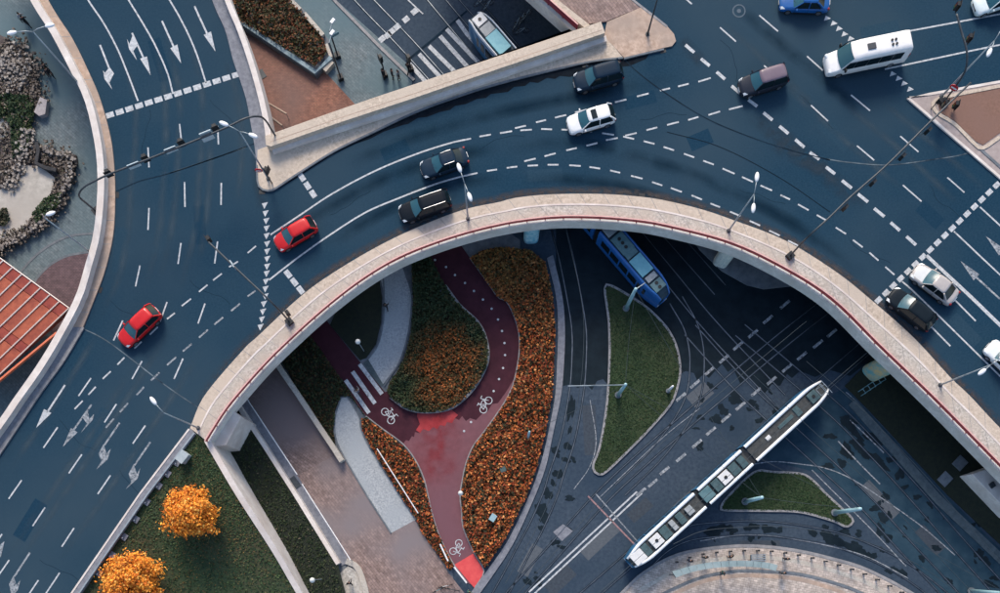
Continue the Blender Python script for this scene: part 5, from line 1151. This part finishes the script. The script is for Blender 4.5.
def tram(label, front, rear, side, fair, roofm, joints=(.34, .66), name='tram', W=1.05, H_=3.3, nose=2.2, seed=0, boxes=None, win=True, fw=0.0):
    r_ = random.Random(seed)
    f, r = P(front[0], front[1], H_), P(rear[0], rear[1], H_); L = (f - r).length; c_ = (f + r) / 2
    root = thing(name, label, 'tram', (c_.x, c_.y, .04), math.atan2(f.y - r.y, f.x - r.x))
    bounds = [0] + list(joints) + [1]
    def wd(x):
        e = L / 2 - abs(x)
        return W * (1 if e > nose else .60 + .40 * math.sin(max(0, e) / nose * math.pi / 2))
    def zt(x):
        e = L / 2 - abs(x); return H_ if e > 1.0 else H_ - .55 * (1 - max(0, e) / 1.0) ** 2
    for i in range(len(bounds) - 1):
        x0 = L / 2 - bounds[i] * L - (.25 if i else 0); x1 = L / 2 - bounds[i + 1] * L + (.25 if i < len(bounds) - 2 else 0)
        n = 24; xs = [x0 + (x1 - x0) * k / n for k in range(n + 1)]
        xs = sorted(set(xs + [q for q in (L / 2 - .1, L / 2 - .3, L / 2 - .6, L / 2 - 1.0, L / 2 - 1.45, -L / 2 + .1, -L / 2 + .3, -L / 2 + .6, -L / 2 + 1.0, -L / 2 + 1.45) if x1 < q < x0]), reverse=True)
        mb_, mf, mr = MB(), MB(), MB()
        for x in xs:
            w_, z_ = wd(x), zt(x)
            for q in ((-w_ * .96, .30), (-w_, .5), (-w_, z_ - .35), (-w_ * .97, z_ - .2), (w_ * .97, z_ - .2), (w_, z_ - .35), (w_, .5), (w_ * .96, .30)): mb_.v.append((x, *q))
            for s in (-1, 1):
                for q in ((w_ * .985, z_ - .24), (w_ * .95, z_ - .05), (w_ * .90, z_ + .01), (w_ * (.76 + fw), z_ + .01), (w_ * (.74 + fw), z_ - .22)): mf.v.append((x, s * q[0], q[1]))
            for q in (-.75 - fw, 0, .75 + fw): mr.v.append((x, q * w_, z_ - .185 + (.03 if q == 0 else 0)))
        m_ = len(xs)
        for j in range(m_ - 1):
            for k in range(8): mb_.f.append((j * 8 + k, j * 8 + (k + 1) % 8, (j + 1) * 8 + (k + 1) % 8, (j + 1) * 8 + k))
            for s in range(2):
                for k in range(4): q = (j * 10 + s * 5 + k, j * 10 + s * 5 + k + 1, (j + 1) * 10 + s * 5 + k + 1, (j + 1) * 10 + s * 5 + k); mf.f.append(q if s else q[::-1])
            for k in range(2): mr.f.append((j * 3 + k, j * 3 + k + 1, (j + 1) * 3 + k + 1, (j + 1) * 3 + k))
        mb_.f.append(tuple(range(8))); mb_.f.append(tuple(reversed(range((m_ - 1) * 8, m_ * 8))))
        sec = mb_.build('car_section', side, root, True, world=False)
        mf.build('roof_fairing', fair, root, True, world=False); mr.build('roof_deck', roofm, root, False, world=False)
        if win:
            x = x0 - (1.7 if i == 0 else .5)
            while x - 1.25 > x1 + (1.7 if i == len(bounds) - 2 else .4):
                for s in (-1, 1): MB().add([(x, s * (wd(x) + .012), 1.25), (x - 1.15, s * (wd(x - 1.15) + .012), 1.25), (x - 1.15, s * (wd(x - 1.15) + .012), 2.55), (x, s * (wd(x) + .012), 2.55)], [(0, 1, 2, 3) if s < 0 else (3, 2, 1, 0)]).build('window', glass, root, world=False)
                x -= 1.32
        if i < len(bounds) - 2: MB().box((x1 - .25, 0, 1.65), (.55, W * 1.78, 2.7)).build('bellows', black, root, world=False)
    for s in (-1, 1):
        MB().add([(s * (L / 2 + .015), -W * .52, 1.3), (s * (L / 2 + .015), W * .52, 1.3), (s * (L / 2 - .30), W * .66, H_ - .42), (s * (L / 2 - .30), -W * .66, H_ - .42)], [(0, 1, 2, 3) if s > 0 else (3, 2, 1, 0)]).build('windscreen', glass_ws, root, world=False)
        for y in (-.5, .5): MB().box((s * (L / 2 - .02), y, .8), (.12, .22, .16)).build('headlight', lens_clear, root, world=False)
        for k in range(2): MB().box((s * L * (.18 + .2 * k), 0, .22), (1.9, 1.9, .36)).build('bogie', black, root, world=False)
    for (t, ln, wf, h, mm, fan) in boxes:
        x = L / 2 - t * L; o = MB().box((x, 0, H_ - .16 + h / 2), (ln, W * wf, h)).build('roof_unit', mm, root, world=False, bevel=.02)
        if fan:
            for q in range(fan): MB().disc((x + (q - (fan - 1) / 2) * .5, 0, H_ - .16 + h + .02), .17, 14, h=.04).build('fan', black, o, world=False)
    return root
tw = M('tram_white', (.74, .77, .78), (.80, .82, .83), 1, .4, coat=.3); tdk = M('tram_roof_dark', (.022, .026, .027), (.055, .060, .060), 3.5, .7); tteal = M('tram_teal_panel', (.06, .14, .16), (.11, .20, .22), 2, .6); tgrey = M('tram_grey_unit', (.25, .28, .29), (.36, .38, .39), 3, .6)
tside = M('tram_side_blue', (.02, .14, .30), (.03, .17, .34), 1, .35, coat=.4); tpale = M('tram_unit_white', (.62, .63, .62), (.70, .70, .69), 3, .5)
tdt = M('tram_dark_teal', (.030, .070, .080), (.060, .11, .12), 3, .6)
bxw = [(.034, 1.3, 1.15, .16, tpale, 0), (.075, .7, 1.15, .10, tdt, 0), (.125, 1.15, 1.05, .34, tpale, 1), (.172, .9, 1.15, .22, tdt, 0), (.212, .5, 1.0, .28, tgrey, 0), (.25, .7, 1.1, .26, tdt, 0), (.295, .7, .8, .3, tgrey, 0), (.385, 1.2, 1.15, .26, tteal, 0), (.435, .8, 1.1, .3, tdt, 0), (.478, 1.15, 1.05, .34, tpale, 1), (.525, .9, 1.1, .2, tdt, 0), (.565, .7, 1.1, .2, tdt, 0), (.93, 1.0, 1.0, .2, tdt, 1), (.70, .5, .4, .1, tpale, 0), (.79, 1.8, .35, .06, tdt, 0), (.85, .6, .9, .1, tdt, 0)]
wt_ = tram('white articulated tram on the lower road heading to the bottom edge', (632, 563), (827, 384), tside, tw, tdk, (.36, .60), seed=1, boxes=bxw, fw=-.07)
def panto(root, x, ang=1):
    z = 3.2; m = MB()
    for s in (-.45, .45): m.tube([(x - .9, s, z), (x + .1, s * .9, z + .75), (x - .6, s * .6, z + 1.35)], .025, 5)
    m.tube([(x - .6, -.8, z + 1.35), (x - .6, .8, z + 1.35)], .03, 5); m.tube([(x - .25, -.7, z + 1.3), (x - .25, .7, z + 1.3)], .03, 5); m.tube([(x - .9, -.45, z), (x - .9, .45, z)], .03, 5); m.tube([(x + .1, -.4, z + .75), (x + .1, .4, z + .75)], .03, 5)
    m.build('pantograph', pole_grey, root, world=False)
panto(wt_, -11.4)
tblue = M('tram_blue', (.012, .10, .34), (.018, .13, .40), 1, .35, coat=.4); tdb = M('tram_roof_navy', (.010, .03, .05), (.02, .05, .07), 2, .6); tcy = M('tram_cyan_unit', (.12, .36, .44), (.18, .44, .50), 2, .5)
bxb = [(.05, 1.0, 1.2, .2, tteal, 2), (.09, .6, 1.1, .2, tgrey, 0), (.15, 2.0, 1.3, .28, tcy, 0), (.21, .7, 1.2, .2, tteal, 0), (.26, 2.0, 1.3, .26, tteal, 3), (.33, 1.0, 1.2, .22, tgrey, 0)]
tram('dark blue tram emerging from under the bridge', (666.5, 295), (497, 97), tblue, tblue, tdb, (.36, .60), seed=2, boxes=bxb)
bxt = [(.04, 1.0, 1.1, .28, tpale, 1), (.085, 1.0, 1.15, .22, tgrey, 0), (.15, 2.2, 1.3, .2, tcy, 0), (.25, 1.2, 1.2, .2, tteal, 0)]
tram('teal and white tram half hidden by the long wall at the top', (473, 12.5), (642, 211), tside, tw, tdb, (.36, .60), seed=3, boxes=bxt, fw=.09)

# ------------------------------------------------------------------ people and bicycles
skinm = bpy.data.materials.new('clothed_figure'); skinm.use_nodes = True; t_ = skinm.node_tree; b_ = t_.nodes['Principled BSDF']; b_.inputs['Roughness'].default_value = .85
oi = t_.nodes.new('ShaderNodeObjectInfo'); at = t_.nodes.new('ShaderNodeAttribute'); at.attribute_name = 'skin'; mx = t_.nodes.new('ShaderNodeMix'); mx.data_type = 'RGBA'
at2 = t_.nodes.new('ShaderNodeAttribute'); at2.attribute_name = 'legs'; mx2 = t_.nodes.new('ShaderNodeMix'); mx2.data_type = 'RGBA'; mx2.inputs[7].default_value = (.012, .014, .020, 1)
t_.links.new(at2.outputs['Fac'], mx2.inputs[0]); t_.links.new(oi.outputs['Color'], mx2.inputs[6]); t_.links.new(mx2.outputs[2], mx.inputs[6]); mx.inputs[7].default_value = (.42, .24, .17, 1)
t_.links.new(at.outputs['Fac'], mx.inputs[0]); t_.links.new(mx.outputs[2], b_.inputs['Base Color'])
hairm = M('hair', (.02, .014, .010), rough=.8)
def figure_mesh(stride, bend, sit=False):
    V, E, Rd, kind = [], [], [], []
    def vtx(p, r_, k=0): V.append(p); Rd.append(r_); kind.append(k); return len(V) - 1
    def chain(a, pts):
        for p, r_, k in pts: i = vtx(p, r_, k); E.append((a, i)); a = i
        return a
    pel = vtx((0, 0, .95), .15, 1)
    ch = chain(pel, [((.01, 0, 1.12), .14, 0), ((.02, 0, 1.32), .165, 0), ((.02, 0, 1.44), .10, 0)])
    chain(ch, [((.03, 0, 1.52), .055, 2), ((.05, 0, 1.60), .085, 2), ((.05, 0, 1.70), .075, 2)])
    for s in (-1, 1):
        st_ = stride * s
        hip = chain(pel, [((0, s * .10, .90), .105, 1)])
        if sit: chain(hip, [((.38, s * .12, .86), .08, 1), ((.30, s * .12, .48), .055, 1), ((.26, s * .12, .36), .045, 1), ((.40, s * .12, .32), .035, 1)])
        else: chain(hip, [((st_ * .55 + .04, s * .105, .50), .07, 1), ((st_ - (.05 if st_ < 0 else 0), s * .105, .09), .045, 1), ((st_ + .13, s * .115, .045), .038, 1)])
        sh_ = chain(ch, [((.02, s * .19, 1.40), .075, 0)])
        el = (.02 - st_ * .5, s * .25, 1.12); ha = (.10 + bend - st_ * .8, s * .25, .88 + bend * .6)
        if sit: el, ha = (.22, s * .24, 1.14), (.48, s * .22, 1.05)
        pa = chain(sh_, [(el, .05, 0), (ha, .034, 0), ((ha[0] + .03, ha[1], ha[2] - .07), .032, 2)])
        for k in range(4): chain(pa, [((ha[0] + .015 + .018 * k, ha[1] + .002, ha[2] - .11), .010, 2), ((ha[0] + .02 + .018 * k, ha[1] - s * .01, ha[2] - .155 + abs(k - 1.5) * .008), .008, 2)])
        chain(pa, [((ha[0] + .075, ha[1] - s * .01, ha[2] - .075), .011, 2), ((ha[0] + .095, ha[1] - s * .015, ha[2] - .11), .009, 2)])
    me = bpy.data.meshes.new('person_skeleton'); me.from_pydata(V, E, []); ob = bpy.data.objects.new('person_skeleton', me); COL.objects.link(ob)
    sk = ob.modifiers.new('skin', 'SKIN'); sk.use_smooth_shade = True
    for i, q in enumerate(me.skin_vertices[0].data): q.radius = (Rd[i], Rd[i]); q.use_root = (i == 0)
    ss = ob.modifiers.new('sub', 'SUBSURF'); ss.levels = 1; ss.render_levels = 1
    dg = bpy.context.evaluated_depsgraph_get(); res = bpy.data.meshes.new_from_object(ob.evaluated_get(dg)); bpy.data.objects.remove(ob)
    co = np.zeros(len(res.vertices) * 3); res.vertices.foreach_get('co', co); co = co.reshape(-1, 3); VV = np.array(V); kk = np.array(kind)
    near = kk[np.argmin(((co[:, None, :] - VV[None]) ** 2).sum(2), 1)]
    for nm, val in (('skin', 2), ('legs', 1)):
        a_ = res.attributes.new(nm, 'FLOAT', 'POINT'); a_.data.foreach_set('value', (near == val).astype(float))
    res.materials.clear(); res.materials.append(skinm); res.polygons.foreach_set('use_smooth', [True] * len(res.polygons)); return res
FIG = {'stand': figure_mesh(.03, .02), 'walk': figure_mesh(.24, .06), 'ride': figure_mesh(0, .1, True)}
hm = MB()
for i in range(6):
    t = math.pi * .62 * i / 5
    for k in range(12): a = 2 * math.pi * k / 12; hm.v.append((.035 + .098 * math.sin(t) * math.cos(a), .092 * math.sin(t) * math.sin(a), 1.665 + .115 * math.cos(t)))
for i in range(5):
    for k in range(12): hm.f.append((i * 12 + k, (i + 1) * 12 + k, (i + 1) * 12 + (k + 1) % 12, i * 12 + (k + 1) % 12))
hair_proto = None
def person(label, px, z, ang, pose, col, hz=0.0):
    global hair_proto
    p = P(px[0], px[1], z); o = bpy.data.objects.new('person', FIG[pose]); COL.objects.link(o); o.location = (p.x, p.y, z + hz); o.rotation_euler = (0, 0, ang); o.color = (*col, 1); tag(o, label, 'person')
    if hair_proto is None: h_ = hm.build('hair', hairm, None, True); hair_proto = h_
    else: h_ = hair_proto.copy(); COL.objects.link(h_)
    h_.parent = o
    return o
DK = (.012, .014, .018); NV = (.015, .03, .06)
person('person in dark clothes walking on the teal pavement beside the left parapet', (50.5, 73), .012, -.9, 'walk', DK); person('second person in black walking close beside the one on the teal pavement', (53, 77.5), .012, -.9, 'walk', (.02, .02, .024))
person('person in black and white walking near the top left parapet', (27, 24), .012, 2.0, 'walk', (.30, .32, .34)); person('person in dark coat at the top left next to the shaded edge', (30, 27), .012, 2.0, 'walk', DK)
person('person standing left in the group by the upper zebra crossing', (384, 79), .018, .6, 'stand', DK); person('person in middle of the group by the upper zebra crossing', (393, 79), .018, .3, 'stand', (.04, .045, .05)); person('person in light top on the right of the group by the upper zebra crossing', (399, 80), .018, -.4, 'stand', (.30, .33, .36))
person('person in black stepping onto the upper zebra crossing', (409, 73), .02, .7, 'walk', DK)
person('person in dark clothes walking on the shaded stone footpath', (387, 309), .05, 1.5, 'walk', DK)
person('person in black on the light paved corner at the bottom of the ramp', (351, 583), .12, 1.8, 'walk', DK)
person('leftmost person standing between bollards and shelter at the tram stop', (688, 561), .1, 1.2, 'stand', NV); person('second person from the left at the tram stop shelter', (703, 557.5), .1, 1.6, 'stand', (.02, .03, .03)); person('person in teal jacket at the tram stop left of the bench', (720, 573), .1, .4, 'stand', (.03, .10, .09)); person('person in dark jacket near the middle of the shelter', (728.5, 556.5), .1, 2.2, 'stand', DK)
person('person standing right of the bench at the tram stop', (783.5, 559), .1, 1.4, 'stand', DK); person('person behind the right end of the tram stop shelter', (780, 573), .1, 1.4, 'stand', (.03, .045, .05))
person('person in green standing by the red crossing at the bottom', (470, 592), .05, 1.0, 'stand', (.02, .12, .08))
def bicycle(label, px, z, ang, col=(.10, .35, .40), group=None):
    p = P(px[0], px[1], z); root = thing('bicycle', label, 'bicycle', p, ang, group); fm = car_paint(col)
    for x in (-.52, .52):
        m = MB(); ring = [(x + .33 * math.cos(k * math.pi / 10), 0, .34 + .33 * math.sin(k * math.pi / 10)) for k in range(21)]; m.tube(ring, .022, 5, False); w_ = m.build('wheel', tyre, root, world=False)
        m = MB()
        for k in range(6): m.tube([(x, 0, .34), (x + .32 * math.cos(k * math.pi / 3), 0, .34 + .32 * math.sin(k * math.pi / 3))], .006, 4)
        m.build('spokes', rim_m, w_, world=False)
    m = MB()
    for a, b2 in (((-.52, 0, .34), (-.15, 0, .34)), ((-.15, 0, .34), (-.28, 0, .85)), ((-.15, 0, .34), (.36, 0, .80)), ((-.25, 0, .78), (.34, 0, .84)), ((-.52, 0, .34), (-.26, 0, .76)), ((.52, 0, .34), (.34, 0, .95))): m.tube([a, b2], .022, 6)
    m.build('frame', fm, root, world=False); MB().box((-.29, 0, .90), (.26, .13, .06)).build('saddle', black, root, world=False, bevel=.02); MB().tube([(.28, -.29, 1.0), (.36, -.1, 1.0), (.36, .1, 1.0), (.28, .29, 1.0)], .018, 6).build('handlebar', black, root, world=False)
    return root
bicycle('parked white bicycle at the bottom beside the red crossing', (445, 586), .045, .25, (.6, .62, .62)); bicycle('teal bicycle parked just left of the white one at the bottom', (438, 590), .045, .45, (.06, .25, .28)); bicycle('dark bicycle parked right of the white one at the bottom', (452, 589), .045, -.2, (.03, .05, .06))
bicycle('bicycle ridden over the small zebra on the cycle path', (359.5, 394), .07, 2.2, (.05, .06, .07)); person('cyclist in grey riding over the small zebra on the cycle path', (359.7, 393.6), .07, 2.2, 'ride', (.12, .13, .15), .03)
# metal stand on the grass under the bridge
stand_m = M('stand_paint', (.10, .22, .25), (.2, .34, .36), 4, .6)
ms = thing('bicycle_stand', 'teal metal stand on the dark grass under the right part of the bridge', 'stand', P(871, 386, .1), .6)
for k in range(5): MB().tube([(-1.2 + k * .6, -.25, 0), (-1.2 + k * .6, -.25, .8), (-1.2 + k * .6, .25, .8), (-1.2 + k * .6, .25, 0)], .035, 6).build('hoop', stand_m, ms, world=False)
for s in (-.25, .25): MB().box((0, s, .03), (2.8, .08, .06)).build('base_rail', stand_m, ms, world=False)
for k, (x, y, a, q) in enumerate(((517, 26, .9, 'leftmost of the bicycles parked in the dark gap beside the teal tram'), (522, 22, 1.0, 'second bicycle parked in the dark gap beside the teal tram'), (526.5, 18, .8, 'third bicycle parked in the dark gap beside the teal tram'), (521, 34, .2, 'bicycle lying across the others in the dark gap beside the teal tram'), (481, 4, .5, 'left bicycle at the top edge beside the teal tram'), (488, 8, .7, 'right bicycle at the top edge beside the teal tram'))):
    bicycle(q, (x, y), .005, a, (.35, .42, .45), 'bicycles parked beside the teal tram')
# overhead wires above the tram tracks
wm = M('wire_copper', (.05, .065, .075), rough=.6, spec=.2)
ow = thing('overhead_wires', 'web of thin overhead wires above the lower tram tracks', 'wires', P(720, 470, 4.6))
def wire(pts, r=.022): MB().tube(pts, r, 4, False).build('wire', wm, ow)
for ln in ('563,250 574,297 579,330 579,360 576.5,392 568,438 556,475 550,495 536,527 523,551 505,582', '498,612 550,555 600,499 640,461 680,426 720,392 790,334', '520,654 622,566 720,477 817,390 880,336', '664,545 690,533 725,529 757,528 790,531 834,539 870,552 905,570 940,596', '740,385 790,432 857,494 905,546 948,592', '790,372 840,415 880,456 915,494 960,546 1005,596'):
    wire([Vector((p.x, p.y, 4.62)) for p in PS(L2(ln), 0, 40)])
pt = {'a': (626, 308.5, 6.1), 'b': (618, 395, 5.1), 'c': (745, 501.5, 5.5), 'd': (834.5, 512.5, 6.1), 'e': (971, 591, 6.1), 'f': (528, 438, 4.2)}
def top(k): x, y, h = pt[k]; p = P(x, y, .1); return Vector((p.x, p.y, h))
for a, b2 in ('ab', 'bc', 'cd', 'de', 'bf', 'ac', 'bd'):
    u0, u1 = top(a), top(b2); mid = (u0 + u1) / 2; mid.z = min(u0.z, u1.z) - .35; wire([Vector(p) for p in spl([tuple(u0), tuple(mid), tuple(u1)], 14)], .016)
